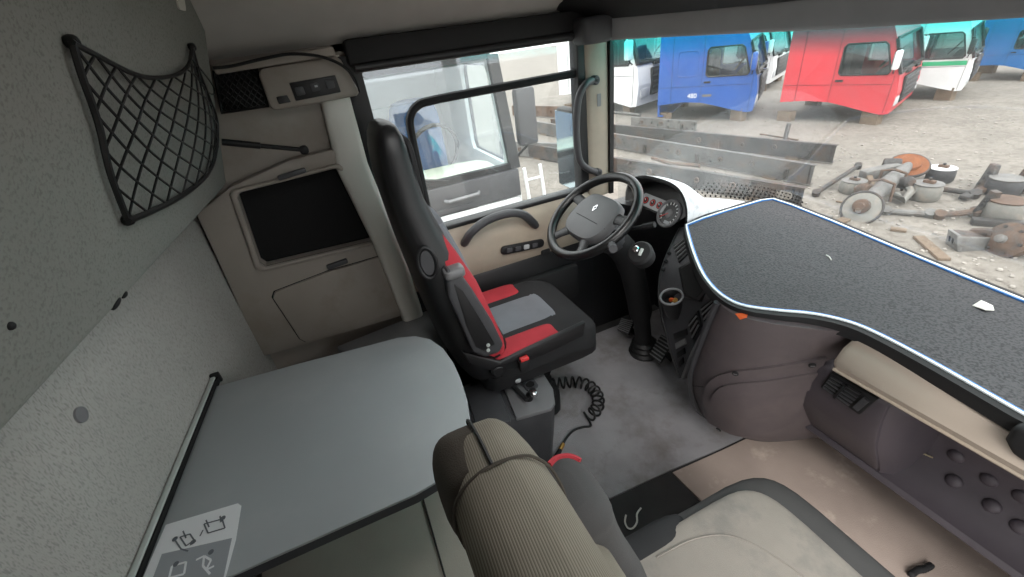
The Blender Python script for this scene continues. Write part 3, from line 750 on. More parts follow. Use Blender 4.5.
# ---------------- lower bunk under the table
lb = thing('lower_bunk', 'beige cloth lower bunk cushion under the folding table', 'bunk', (0, -0.55, FZ))
MB().box((0, -0.60, 0.33), (2.10, 0.52, 0.345)).build('bunk_box', 'grey_carpet', lb, bevel=0.015)
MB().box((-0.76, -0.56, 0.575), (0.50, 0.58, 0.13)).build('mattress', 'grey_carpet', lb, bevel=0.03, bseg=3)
mat_ = MB().box((0.30, -0.56, 0.575), (1.48, 0.60, 0.13)).build('mattress', 'mattress_cloth', lb, bevel=0.03, bseg=3)
MB().tube([(-0.42, -0.40, 0.641), (0.3, -0.405, 0.642), (1.0, -0.40, 0.641)], 0.0025, 5).build('seam', 'piping_black', mat_)
MB().slab([PX(335, 346, 2, 0.70), PX(428, 309, 2, 0.70), PX(446, 345, 2, 0.70), PX(370, 372, 2, 0.70)], (0, 0, -0.055)).build('corner_shelf', 'mid_grey_plastic', lb, bevel=0.015)

# ================================================================== SEATS
SXc = -0.71
ds = thing('driver_seat', 'black and grey driver seat with red side bolsters', 'seat', (SXc, 0.15, FZ + 0.01))
MB().sq((SXc - 0.04, 0.14, 0.24), 0.17, 0.19, 0.08, 0.25, 0.3).build('seat_base', 'soft_black', ds)
bel = MB()
prof = [(0.13, 0.30)]
for k in range(5): prof += [(0.155, 0.315 + 0.05 * k), (0.135, 0.34 + 0.05 * k)]
bel.loft([[V((SXc - 0.04 + r * 1.0 * math.copysign(abs(math.cos(a)) ** 0.5, math.cos(a)), 0.14 + r * 1.1 * math.copysign(abs(math.sin(a)) ** 0.5, math.sin(a)), z)) for a in [2 * math.pi * (j + .5) / 24 for j in range(24)]] for r, z in prof])
bel.build('bellows', 'rubber_black', ds)
MB().sq((SXc, 0.21, 0.605), 0.235, 0.27, 0.045, 0.25, 0.25).build('seat_pan', 'black_plastic', ds)
cush = MB().sq((SXc, 0.225, 0.665), 0.245, 0.255, 0.075, 0.30, 0.32, 28, 14, fn=lambda p: V((p.x, p.y, p.z + 0.018 * (abs(p.x) / 0.245) ** 2 - 0.03 * max(0, p.y - 0.12) / 0.13))).build('seat_cushion', 'seat_black', ds)
MB().sq((SXc, 0.17, 0.722), 0.14, 0.175, 0.022, 0.3, 0.25, 24, 10).build('centre_panel', 'seat_grey', cush)
for s in (-1, 1):
    MB().sq((SXc + s * 0.195, 0.13, 0.718), 0.058, 0.16, 0.040, 0.5, 0.3, 20, 10).build('side_bolster', 'seat_red', cush)
MB().prism(rrect(0.05, 0.045, 0.006), 0.003, Matrix.Translation((SXc + 0.02, 0.36, 0.724)) @ Matrix.Rotation(-0.22, 4, 'X')).build('emblem_patch', 'seat_vinyl', cush)
secs = [(.64, -.01, .10, .21), (.70, -.02, .115, .235), (.80, -.05, .115, .245), (.95, -.085, .10, .25), (1.10, -.115, .088, .25), (1.22, -.14, .075, .24), (1.30, -.155, .066, .215), (1.38, -.168, .058, .185), (1.46, -.172, .055, .172), (1.53, -.172, .050, .165), (1.575, -.170, .042, .15), (1.60, -.168, .03, .125), (1.608, -.168, .012, .09)]
bk = MB().loft([vsec(z, SXc, y, a, d, 28, 0.55) for z, y, d, a in secs]).build('backrest', 'seat_vinyl', ds)
MB().loft([vsec(z, SXc, y, a, d, 20, 0.6) for z, y, d, a in ((.74, .045, .03, .12), (.85, .02, .035, .14), (1.0, -.015, .03, .14), (1.15, -.05, .03, .135), (1.28, -.085, .025, .12))]).build('back_panel', 'seat_grey', bk)
for s in (-1, 1):
    MB().loft([vsec(z, SXc + s * cx, y, a, d, 16, 0.7) for z, y, d, a, cx in ((.72, .0, .05, .05, .18), (.82, -.025, .07, .058, .195), (.95, -.055, .07, .06, .20), (1.08, -.075, .06, .06, .197), (1.2, -.11, .05, .055, .185), (1.28, -.125, .03, .04, .16))]).build('back_bolster', 'seat_red', bk)
MB().sq((SXc, -0.118, 1.46), 0.13, 0.012, 0.10, 0.4, 0.4, 20, 10).build('head_pad', 'seat_black', bk)
# oval belt ring on the side of the backrest
p, n = hit(427, 262, bk)
rm = nframe(p + n * 0.006, n)
MB().tube([rm @ V((0.028 * math.cos(a), 0.052 * math.sin(a), 0.004)) for a in [2 * math.pi * k / 24 for k in range(24)]], 0.006, 8, closed=True).build('belt_guide', 'black_plastic', bk)
MB().prism([(0.020 * math.cos(2 * math.pi * k / 20), 0.042 * math.sin(2 * math.pi * k / 20)) for k in range(20)], 0.004, rm).build('belt_guide_recess', 'dark_grey_plastic', bk)
# folded-up armrest on the right side
ax = -0.425
arm_px = [(447, 270), (462, 275), (473, 290), (493, 322), (504, 345), (500, 353), (485, 358), (473, 353), (461, 325), (449, 298)]
arm = MB().slab([PX(a, b, 0, ax) for a, b in arm_px], (-0.055, 0, 0)).build('armrest', 'dark_grey_plastic', ds, bevel=0.010, bseg=3)
MB().slab([PX(a, b, 0, ax + 0.002) for a, b in ((454, 284), (463, 291), (478, 315), (495, 344), (484, 351), (476, 347), (466, 325))], (-0.004, 0, 0)).build('armrest_pad', 'black_plastic', arm, bevel=0.002)
MB().sq(PX(456, 275, 0, ax) + V((-0.028, 0, 0)), 0.032, 0.035, 0.018, 0.5, 0.5, 14, 8).build('armrest_end', 'mid_grey_plastic', arm)
for a, b in ((488, 345), (488, 350)):
    MB().lathe([(0.007, 0), (0.007, 0.004), (0.004, 0.005)], nframe(PX(a, b, 0, ax + 0.002), (1, 0, 0)), 10).build('bolt', 'aluminium', arm)
MB().lathe([(0.03, 0), (0.03, 0.02), (0.02, 0.028)], nframe((SXc + 0.235, -0.01, 0.70), (1, 0, 0)), 16).build('recline_hub', 'black_plastic', ds)
sv = MB().slab([PX(a, b, 0, -0.45) for a, b in ((462, 352), (500, 362), (548, 340), (586, 322), (584, 336), (552, 352), (512, 370), (488, 371), (470, 364))], (-0.02, 0, 0)).build('side_valance', 'black_plastic', ds, bevel=0.006)
bk2 = MB().box((-0.435, 0.09, 0.70), (0.025, 0.04, 0.05)).build('buckle_stalk', 'soft_black', ds, bevel=0.006)
MB().box((-0.435, 0.095, 0.729), (0.022, 0.035, 0.012)).build('buckle_button', 'buckle_red', bk2, bevel=0.003)

# passenger seat, seen from above
PXc = 0.52
ps = thing('passenger_seat', 'beige and charcoal passenger seat with ribbed cloth backrest in the foreground', 'seat', (PXc, 0.15, FZ + 0.01))
MB().sq((PXc, 0.22, 0.27), 0.20, 0.24, 0.115, 0.2, 0.3).build('seat_base', 'soft_black', ps)
MB().sq((PXc, 0.24, 0.43), 0.25, 0.28, 0.06, 0.25, 0.25).build('seat_pan', 'black_plastic', ps)
pc = MB().sq((PXc, 0.285, 0.53), 0.285, 0.31, 0.075, 0.30, 0.36, 32, 14, fn=lambda p: V((p.x, p.y, p.z - 0.02 * max(0, p.y - 0.15) / 0.15))).build('seat_cushion', 'seat_charcoal', ps)
pin = MB().sq((PXc + 0.006, 0.225, 0.586), 0.258, 0.275, 0.030, 0.18, 0.36, 40, 12, fn=lambda p: V((p.x, p.y, p.z - 0.02 * max(0, p.y - 0.195) / 0.15))).build('seat_cover', 'seat_beige', pc)
MB().tube(smooth([V((0.315, 0.10, 0.6175)), V((0.325, 0.22, 0.6175)), V((0.37, 0.31, 0.6165)), V((0.48, 0.365, 0.6165)), V((0.60, 0.38, 0.6165)), V((0.74, 0.375, 0.6165))], 5), 0.0022, 5).build('seam', 'seat_beige', pc)
MB().sq((PXc - 0.245, 0.10, 0.56), 0.05, 0.15, 0.058, 0.6, 0.5, 16, 10).build('side_bolster', 'seat_black', ps)
# backrest: slab leaning back, rounded shoulders
def bsec(z, y, d, x0, x1, e=0.5, n=32):
    return vsec(z, (x0 + x1) / 2, y, (x1 - x0) / 2, d, n, e)
pbk = MB().loft([bsec(*q) for q in dens(((.52, -.10, .08, .27, .82), (.70, -.13, .08, .275, .82), (.90, -.17, .08, .285, .82), (1.05, -.205, .08, .295, .81), (1.15, -.248, .07, .295, .80), (1.205, -.262, .068, .295, .80)))]).build('backrest', 'ribbed_cloth', ps)
hr = MB().loft([bsec(*q) for q in dens(((1.200, -.262, .073, .29, .80), (1.23, -.267, .074, .29, .80), (1.28, -.274, .070, .296, .79), (1.32, -.278, .058, .31, .77), (1.345, -.280, .042, .335, .74), (1.358, -.281, .022, .37, .70)))]).build('headrest', 'ribbed_cloth', ps)
# dark rear cover that wraps the back of both
MB().loft([bsec(*q) for q in ((.50, -.105, .06, .265, .825), (.70, -.145, .062, .27, .825), (.90, -.195, .062, .28, .825), (1.05, -.242, .06, .285, .815), (1.20, -.285, .058, .29, .805))]).build('rear_shell', 'seat_cover_dark', ps)
MB().loft([bsec(*q) for q in dens(((1.203, -.285, .060, .287, .42), (1.25, -.295, .058, .288, .42), (1.30, -.30, .048, .30, .418), (1.335, -.30, .036, .32, .415), (1.352, -.295, .02, .35, .41)))]).build('headrest_cover', 'seat_cover_dark', ps)
# piping seams
def ringseam(z, y, d, x0, x1, r, mt, nm):
    MB().tube(bsec(z, y, d, x0, x1), r, 6, closed=True).build(nm, mt, ps)
SX_ = 0.418
MB().tube(smooth([V((SX_, y, z)) for z, y in ((1.0, -.245), (1.1, -.28), (1.2, -.333), (1.26, -.345), (1.30, -.344), (1.33, -.334), (1.352, -.312), (1.361, -.282), (1.352, -.243), (1.33, -.222), (1.30, -.207), (1.25, -.194), (1.20, -.187), (1.1, -.16))], 4), 0.0022, 6).build('seam', 'seat_cover_dark', ps)
MB().tube(smooth([V((x, y, z)) for x, y, z in ((.287, -.275, 1.20), (.289, -.279, 1.26), (.300, -.282, 1.315), (.325, -.284, 1.345), (.37, -.284, 1.361), (.418, -.284, 1.362))], 4), 0.0026, 6).build('piping', 'piping_black', ps)
# front wing bolster with red piping
wing = MB().loft([vsec(z, x, y, a, d, 28, 0.65) for z, x, y, a, d in dens(((.58, .335, -.04, .080, .08), (.75, .335, -.065, .080, .075), (.90, .34, -.105, .078, .066), (1.02, .35, -.135, .076, .06), (1.11, .365, -.155, .074, .056), (1.16, .38, -.165, .068, .052), (1.19, .385, -.173, .053, .04), (1.202, .39, -.176, .033, .018)))]).build('back_bolster', 'seat_charcoal', ps)
wing['label'] = 'charcoal side bolster of the backrest'
MB().loft([vsec(z, x, y, a, d, 20, 0.65) for z, x, y, a, d in ((.60, .75, -.02, .065, .085), (.75, .75, -.05, .068, .085), (.90, .745, -.085, .066, .08), (1.02, .74, -.12, .062, .072), (1.10, .73, -.145, .056, .062), (1.145, .72, -.165, .045, .048))]).build('back_bolster', 'seat_charcoal', ps)
MB().loft([bsec(*q) for q in ((.62, -.03, .03, .42, .70), (.80, -.07, .03, .42, .70), (.92, -.11, .03, .43, .70), (.97, -.14, .02, .44, .69))]).build('back_panel', 'seat_beige', ps)
rp = [(549, 463), (556, 457), (566, 453), (578, 451), (588, 451.5)]
RPTS = [hit(a, b + 3, wing)[0] + V((0, 0, 0.002)) for a, b in rp]
MB().tube(smooth(RPTS, 4), 0.006, 6).build('red_piping', 'seat_red', ps)

# ================================================================== CONSOLE BETWEEN THE SEATS
CZ = 0.55
cons = thing('seat_console', 'dark grey console box beside the driver seat with valve levers', 'console', (-0.45, -0.02, FZ + 0.01))
cpx = [(500, 378), (541, 369), (553, 388), (555, 402), (551, 408), (516, 418)]
ctop = [PX(a, b, 2, CZ) for a, b in cpx]
body = [V((-0.585, -0.22, CZ - 0.012)), V((-0.55, 0.20, CZ - 0.012)), V((-0.40, 0.185, CZ - 0.012)), V((-0.345, 0.165, CZ - 0.012)), V((-0.335, 0.14, CZ - 0.012)), V((-0.37, -0.22, CZ - 0.012))]
cbm = MB()
cbm.loft([[V((c_.x * k + (-0.46) * (1 - k), c_.y * k2 + 0.0 * (1 - k2), z)) for c_ in body] for z, k, k2 in ((FZ + 0.012, 0.86, 0.8), (0.42, 0.96, 0.96), (CZ - 0.012, 1.0, 1.0))])
cbo = cbm.build('console_body', 'dark_grey_plastic', cons, bevel=0.012)
MB().slab(ctop, (0, 0, -0.02)).build('console_top', 'mid_grey_plastic', cons, bevel=0.006)
lid = MB().slab([PX(a, b, 2, CZ) for a, b in ((464, 387), (495, 379), (511, 420), (478, 432))], (0, 0, -0.02)).build('console_lid', 'dark_grey_plastic', cons, bevel=0.006)
for (a, b, r) in ((516, 378, 0.022), (530, 385, 0.024)):
    q = PX(a, b, 2, CZ + 0.001)
    rg = MB().ring(rrect(r * 2.5, r * 2.3, 0.012), circle(r * 0.8), 0.006, Matrix.Translation(q)).build('socket_frame', 'dark_grey_plastic', cons, bevel=0.0015)
    MB().prism(circle(r * 0.8), 0.002, Matrix.Translation(q)).build('socket_hole', 'void_black', rg)
for i, (a, b) in enumerate(((513, 385), (529, 399))):
    q = PX(a, b, 2, CZ)
    lv = MB().tube([q + V((0, 0, -0.002)), q + V((0.0, 0.004, 0.022)), q + V((0.012, 0.010, 0.036))], [0.017, 0.014, 0.012], 10).build('valve_lever', 'soft_black', cons)
    MB().sq(q + V((0.016, 0.014, 0.042)), 0.022, 0.016, 0.013, 0.7, 0.7, 12, 8).build('lever_knob', 'chrome' if i else 'light_grey_plastic', lv)
MB().tube([PX(513, 386, 2, CZ + 0.018), PX(520, 393, 2, CZ + 0.022), PX(527, 400, 2, CZ + 0.018)], 0.010, 8).build('lever_link', 'soft_black', cons)

# coiled air hose and blow gun
hose = thing('air_hose', 'coiled black air hose with brass-tipped blow gun on the floor', 'hose', PX(575, 400, 2, FZ))
hz = FZ + 0.036
path = smooth([PX(a, b, 2, hz) for a, b in ((551, 384), (562, 383), (574, 382), (584, 383.5), (592, 388), (597.5, 396), (598, 405), (594, 412), (588, 416))], 10)
d = [0]
for i in range(1, len(path)): d.append(d[-1] + (path[i] - path[i - 1]).length)
coil = []
turns = 13; NP = turns * 16
for k in range(NP + 1):
    s = d[-1] * k / NP; i = 1
    while i < len(d) - 1 and d[i] < s: i += 1
    t = (s - d[i - 1]) / max(1e-9, d[i] - d[i - 1]); c_ = path[i - 1].lerp(path[i], t)
    tg = (path[i] - path[i - 1]).normalized(); sd = tg.cross(V((0, 0, 1))).normalized()
    a = 2 * math.pi * k / 16
    coil.append(c_ + sd * (0.028 * math.cos(a)) + V((0, 0, 0.026 * math.sin(a))))
tail = [coil[-1]] + [PX(a, b, 2, FZ + 0.015) for a, b in ((591, 425), (583, 427), (574, 430), (567, 437), (563, 444))]
MB().tube(coil + smooth(tail, 5)[1:], 0.0056, 6).build('hose_coil', 'rubber_black', hose)
MB().tube([PX(563, 444, 2, FZ + 0.016), PX(560, 450, 2, FZ + 0.018)], 0.010, 8).build('brass_tip', 'brass', hose)
MB().tube([PX(560.5, 449, 2, FZ + 0.018), PX(556, 458, 2, FZ + 0.018), PX(551, 468, 2, FZ + 0.018)], [0.009, 0.015, 0.015], 8).build('blow_gun', 'soft_black', hose)

# wire hook and cable end on the floor
wh = [(626, 515), (625, 522), (628, 528), (633, 528), (637, 522), (637, 514), (641, 508)]
tag(MB().tube(smooth([PX(a, b, 2, FZ + 0.014) for a, b in wh], 4), 0.0035, 6).build('wire_hook', 'wire_white'), 'bent white wire hook lying on the dark floor piece', 'hook')
wc = [(628, 545), (636, 549), (642, 556), (646, 560)]
tag(MB().tube(smooth([PX(a, b, 2, FZ + 0.014) for a, b in wc], 4), 0.004, 6).build('wire_end', 'wire_white'), 'short pale wire end beside the passenger seat cushion', 'wire')
st_ = [(912, 574), (918, 570), (924, 569), (930, 566)]
sb = MB()
pts = smooth([PX(a, b, 2, FZ + 0.022) for a, b in st_], 6)
for k in range(0, len(pts), 2): sb.sq(pts[k], 0.010, 0.012, 0.010, 0.7, 0.7, 8, 6)
sb.tube(pts, 0.006, 6)
tag(sb.build('strap_piece', 'soft_black'), 'short black twisted strap end on the beige floor', 'strap')

# ================================================================== DASHBOARD
dash = thing('dashboard', 'dark moulded dashboard wrapping round the driver with brown centre console', 'dashboard', (0, 1.1, FZ))
# plan outlines at several heights: driver wing, nose of the centre console, passenger flank
DS = [
 (0.955, [(-1.06, .97), (-.86, 1.01), (-.66, 1.03), (-.60, 1.0), (-.50, .935), (-.38, .85), (-.27, .775), (-.15, .71), (-.07, .668), (-.02, .665), (.04, .69), (.12, .755), (.22, .86), (.30, 1.0)]),
 (0.86, [(-1.06, .99), (-.86, 1.03), (-.66, 1.03), (-.60, 1.0), (-.50, .935), (-.38, .85), (-.28, .775), (-.17, .705), (-.09, .665), (-.03, .66), (.04, .69), (.12, .77), (.21, .89), (.28, 1.02)]),
 (0.72, [(-1.06, 1.06), (-.86, 1.10), (-.68, 1.07), (-.60, 1.02), (-.50, .945), (-.39, .855), (-.30, .775), (-.20, .71), (-.12, .67), (-.05, .665), (.03, .705), (.11, .80), (.19, .93), (.25, 1.06)]),
 (0.58, [(-1.06, 1.14), (-.86, 1.16), (-.68, 1.12), (-.58, 1.04), (-.49, .955), (-.40, .865), (-.32, .785), (-.235, .72), (-.15, .685), (-.07, .685), (.02, .73), (.09, .83), (.17, .98), (.22, 1.10)]),
 (0.45, [(-1.06, 1.22), (-.86, 1.22), (-.68, 1.16), (-.57, 1.06), (-.48, .965), (-.40, .88), (-.325, .805), (-.25, .745), (-.165, .715), (-.08, .72), (.01, .77), (.08, .88), (.15, 1.03), (.19, 1.14)]),
 (0.31, [(-1.06, 1.26), (-.86, 1.26), (-.66, 1.20), (-.54, 1.10), (-.45, 1.01), (-.375, .93), (-.305, .86), (-.235, .80), (-.155, .765), (-.075, .775), (.01, .83), (.07, .93), (.13, 1.08), (.16, 1.18)]),
 (0.235, [(-1.06, 1.29), (-.86, 1.29), (-.64, 1.24), (-.50, 1.15), (-.40, 1.07), (-.33, 1.0), (-.27, .93), (-.20, .875), (-.13, .845), (-.06, .855), (.01, .91), (.06, 1.0), (.11, 1.13), (.13, 1.22)]),
]
def dsm(L): return smooth([V((a, b, 0)) for a, b in L], 3)
secs = []
for z, L in DS:
    S = [V((p.x, p.y, z)) for p in dsm(L)]
    secs.append(S + [V((S[-1].x, 1.31, z)), V((S[0].x, 1.31, z))])
n1 = len(secs[0])
# flank (brown) and driver-side face (dark) are two skins of the same body, split at the nose
NOSE = 8 * 3
def skin(i0, i1, back):
    out = []
    for S in secs:
        face = S[i0:i1 + 1]
        out.append(face + back(S, face))
    return out
def skin2(i0, i1, back):
    out = []
    for S in secs:
        face = [p + V((0.05, 0.075, 0)) * min(1.0, i / 9.0) for i, p in enumerate(S[i0:i1 + 1])]
        out.append(face + back(S, face))
    return out
dbrown = MB().loft(skin(NOSE - 1, n1 - 3, lambda S, f: [V((f[-1].x, 1.31, f[0].z)), V((f[0].x + 0.10, 1.31, f[0].z)), V((f[0].x + 0.03, f[0].y + 0.08, f[0].z))])).build('console_flank', 'dash_brown', dash)
ddark = MB().loft(skin2(0, NOSE - 1, lambda S, f: [V((f[-1].x - 0.01, f[-1].y + 0.10, f[0].z)), V((f[-1].x - 0.02, 1.305, f[0].z)), V((f[0].x, 1.305, f[0].z))])).build('driver_side_face', 'black_plastic', dash)
# rim line between the two (grey bead running down the nose)
bead = [S[NOSE - 1] + V((-0.004, -0.004, 0)) for S in secs]
MB().tube(smooth(bead, 4), 0.012, 8).build('nose_bead', 'dark_grey_plastic', dash)
# service cover on the flank, with screws and a grip recess
def on(o, px, py, off=0.0):
    p, n = hit(px, py, o); return p + n * off
def patch(o, uv, nu, nv, off, thick, name, mat, parent, bev=0.0):
    """thin plate following the surface of o inside a px outline given as a bilinear/curved grid function"""
    mb = MB(); P = [[None] * (nv + 1) for _ in range(nu + 1)]; Q = [[None] * (nv + 1) for _ in range(nu + 1)]
    for i in range(nu + 1):
        for j in range(nv + 1):
            a, b = uv(i / nu, j / nv); p, n = hit(a, b, o); P[i][j] = p + n * off; Q[i][j] = p - n * thick
    vs = [p for r in P for p in r] + [q for r in Q for q in r]; W = nv + 1; T = (nu + 1) * W; fs = []
    for i in range(nu):
        for j in range(nv):
            a = i * W + j; fs.append((a, a + 1, a + W + 1, a + W)); fs.append((T + a, T + a + W, T + a + W + 1, T + a + 1))
    for i in range(nu):
        a = i * W; fs.append((a, a + W, T + a + W, T + a)); a = i * W + nv; fs.append((a, T + a, T + a + W, a + W))
    for j in range(nv):
        a = j; fs.append((a, T + a, T + a + 1, a + 1)); a = nu * W + j; fs.append((a, a + 1, T + a + 1, T + a))
    return mb.add(vs, fs).build(name, mat, parent)
def curve2(L): 
    S = smooth([V((a, b, 0)) for a, b in L], 8)
    return lambda t: samp(S, t)
topc = curve2([(707, 385), (716, 376), (730, 371), (760, 367), (800, 361), (826, 356)])
botc = curve2([(704, 400), (708, 418), (718, 431), (745, 434), (775, 428), (792, 420)])
def cover(u, v):
    a, b = topc(u), botc(u); q = a.lerp(b, v); return q.x, q.y
cov = patch(dbrown, cover, 14, 10, 0.010, 0.01, 'service_cover', 'dash_brown', dash)
topc2 = curve2([(713, 397), (720, 386), (735, 381), (770, 377), (805, 371), (816, 369)])
botc2 = curve2([(714, 399), (722, 397), (740, 396), (770, 394), (800, 388), (814, 384)])
def recess(u, v):
    q = topc2(u).lerp(botc2(u), v); return q.x, q.y
patch(dbrown, recess, 14, 5, 0.0165, 0.0, 'grip_ridge', 'dash_brown', cov)
for a, b in ((736, 371), (811, 362), (720, 429)):
    p, n = hit(a, b, dbrown); mm = nframe(p + n * 0.011, n)
    s_ = MB().lathe([(0.0105, 0), (0.0105, 0.003), (0.008, 0.0045)], mm, 14).build('screw', 'soft_black', cov)
    MB().box((0, 0, 0.005), (0.012, 0.0025, 0.001), mm).build('screw_slot', 'mid_grey_plastic', s_)
# seam across the lower nose
MB().tube([on(dbrown, a, b, 0.0005) for a, b in ((683, 382), (690, 385), (697, 386), (703, 387))], 0.0016, 5).build('seam', 'piping_black', dash)
MB().slab([on(dbrown, a, b, 0.002) for a, b in ((736, 314), (748, 313), (747, 318), (741, 319))], (0, -0.004, 0)).build('orange_clip', 'orange_plastic', dash)

# ---- driver face fittings, placed on the dark face
def plate(o, px4, off, thick, name, mat, parent, bevel=0.002):
    P = [hit(a, b, o) for a, b in px4]; n = sum((q[1] for q in P), V((0, 0, 0))).normalized()
    c_ = sum((q[0] for q in P), V((0, 0, 0))) / len(P)
    # flatten onto the mean plane, pushed to the outermost corner
    k = max((q[0] - c_).dot(n) for q in P)
    pts = [q[0] - n * (q[0] - c_).dot(n) + n * (k + off) for q in P]
    return MB().slab(pts, n * -thick).build(name, mat, parent, bevel=bevel), pts, n
def vent(px4, nsl, parent, name='air_vent', along=True):
    fr_, pts, n = plate(ddark, px4, 0.010, 0.03, name, 'dark_grey_plastic', parent)
    A, B, C, D = [p + n * 0.0005 for p in pts]
    c_ = (A + B + C + D) / 4
    ins = [p.lerp(c_, 0.16) for p in (A, B, C, D)]
    MB().slab(ins, n * 0.001).build('vent_opening', 'void_black', fr_)
    for k in range(nsl):
        t = (k + 0.5) / nsl
        MB().bar(ins[0].lerp(ins[3], t) + n * 0.003, ins[1].lerp(ins[2], t) + n * 0.003, 0.004, 0.006, up=n).build('slat', 'black_plastic', fr_)
    return fr_
# control panel of the centre console, facing the driver: slanted sheet from the tray edge outwards and down
Lc = [(680, 228, .925), (672, 244, .885), (665, 260, .845), (660, 277, .80), (659, 296, .75), (662, 316, .68), (667, 335, .61), (672, 355, .53), (680, 378, .45)]
Rc = [(689, 225, .95), (693, 241, .95), (699, 260, .945), (707, 276, .94), (720, 295, .93), (719, 309, .87), (709, 328, .77), (696, 351, .62), (685, 378, .46)]
LW = smooth([PX(a, b, 2, z) for a, b, z in Lc], 3); RW = smooth([PX(a, b, 2, z) for a, b, z in Rc], 3)
cpm = MB(); offv = V((0.035, 0.06, -0.01))
cpm.loft([[l, l.lerp(r, .33), l.lerp(r, .67), r, r + offv, l + offv] for l, r in zip(LW, RW)])
cface = cpm.build('centre_panel', 'dark_grey_plastic', dash)
MB().tube([p + V((-0.004, -0.006, 0.002)) for p in RW[11:]], 0.009, 8).build('panel_bead', 'mid_grey_plastic', dash)
MB().tube(LW, 0.006, 6).build('panel_edge', 'black_plastic', dash)
def plate(o, px4, off, thick, name, mat, parent, bevel=0.002):
    P = [hit(a, b, o) for a, b in px4]; n = sum((q[1] for q in P), V((0, 0, 0))).normalized()
    c_ = sum((q[0] for q in P), V((0, 0, 0))) / len(P)
    k = max((q[0] - c_).dot(n) for q in P)
    pts = [PPL(a, b, c_ + n * (off + k), n) for a, b in px4]
    return MB().slab(pts, n * -thick).build(name, mat, parent, bevel=bevel), pts, n
def vent(px4, nsl, parent, name='air_vent'):
    fr_, pts, n = plate(cface, px4, 0.006, 0.02, name, 'black_plastic', parent)
    A, B, C, D = [p + n * 0.0005 for p in pts]
    c_ = (A + B + C + D) / 4
    ins = [p.lerp(c_, 0.16) for p in (A, B, C, D)]
    MB().slab(ins, n * 0.001).build('vent_opening', 'void_black', fr_)
    for k in range(nsl):
        t = (k + 0.5) / nsl
        MB().bar(ins[0].lerp(ins[3], t) + n * 0.003, ins[1].lerp(ins[2], t) + n * 0.003, 0.005, 0.005, up=n).build('slat', 'mid_grey_plastic', fr_)
    return fr_
vent([(672, 246), (685, 236), (690, 251), (678, 262)], 4, dash)
slot, pts, n = plate(cface, [(678, 268), (690, 260), (700, 266), (709, 288), (698, 301), (684, 297)], 0.004, 0.02, 'radio_bezel', 'black_plastic', dash, 0.003)
c_ = sum(pts, V((0, 0, 0))) / len(pts)
MB().slab([(p + n * 0.0006).lerp(c_ + n * 0.0006, 0.16) for p in pts], n * 0.001).build('radio_opening', 'void_black', slot)
MB().bar(pts[2].lerp(c_, .18) + n * 0.004, pts[3].lerp(c_, .18) + n * 0.004, 0.010, 0.006, up=n).build('radio_trim', 'mid_grey_plastic', slot)
for q in (((700, 307), (714, 297), (716, 308), (704, 324)), ((688, 322), (697, 311), (701, 327), (693, 343))):
    vent(list(q), 3, dash, 'lower_vent')
for k in range(4):
    y = 336 + k * 9.5
    plate(cface, [(673 + k * 1.6, y - 2), (686 - k * 1.2, y - 7), (687 - k * 1.2, y - 1), (674 + k * 1.6, y + 4)], 0.006, 0.012, 'switch_blank', 'mid_grey_plastic' if k == 1 else 'black_plastic', dash, 0.002)
for a, b in ((667, 262), (664, 270), (670, 254)):
    p, n = hit(a, b, cface)
    MB().lathe([(0.008, 0), (0.008, 0.012), (0.006, 0.015)], nframe(p, n), 12).build('push_button', 'soft_black', dash)
# cup holder with bits inside
cpos = on(cface, 672, 304, 0.03)
ch = thing('cup_holder', 'round grey-rimmed cup holder clipped to the dashboard holding small bits', 'cup holder', cpos)
cmx = nframe(PD(671.5, 297, (RC.transposed() @ (cpos - CAM)).z * -1 - 0.045), (0.05, -0.30, 0.95), (0, 1, 0.2))
MB().lathe([(0.034, -0.10), (0.042, -0.02), (0.044, 0.0), (0.041, 0.003), (0.038, 0.0), (0.034, -0.03), (0.031, -0.07), (0.001, -0.072)], cmx, 24, cap=False).build('cup', 'black_plastic', ch)
MB().tube([cmx @ V((0.043 * math.cos(a), 0.043 * math.sin(a), 0.002)) for a in [2 * math.pi * k / 28 for k in range(28)]], 0.005, 8, closed=True).build('rim', 'mid_grey_plastic', ch)
MB().bar(cmx @ V((0, 0.03, -0.04)), cmx @ V((0.0, 0.10, -0.05)), 0.04, 0.03).build('mount', 'soft_black', ch)
MB().lathe([(0.029, -0.071), (0.033, -0.034), (0.001, -0.032)], cmx, 16, cap=False).build('liner', 'void_black', ch)
for k, (x, y, z, mt, nm, lab, cat) in enumerate(((0.006, 0.010, -0.024, 'brass', 'coin', 'small brass coin lying in the dashboard cup holder', 'coin'), (-0.008, 0.004, -0.024, 'orange_plastic', 'bottle_cap', 'orange bottle cap lying in the dashboard cup holder', 'cap'), (0.015, -0.004, -0.025, 'paper_white', 'button_cell', 'pale round disc lying in the dashboard cup holder', 'disc'))):
    tag(MB().lathe([(0.011, 0), (0.011, 0.004), (0.008, 0.005)], cmx @ Matrix.Translation((x, y, z)) @ Matrix.Rotation(0.5 + k, 4, (1, k % 2, 0)), 12).build(nm, mt), lab, cat)

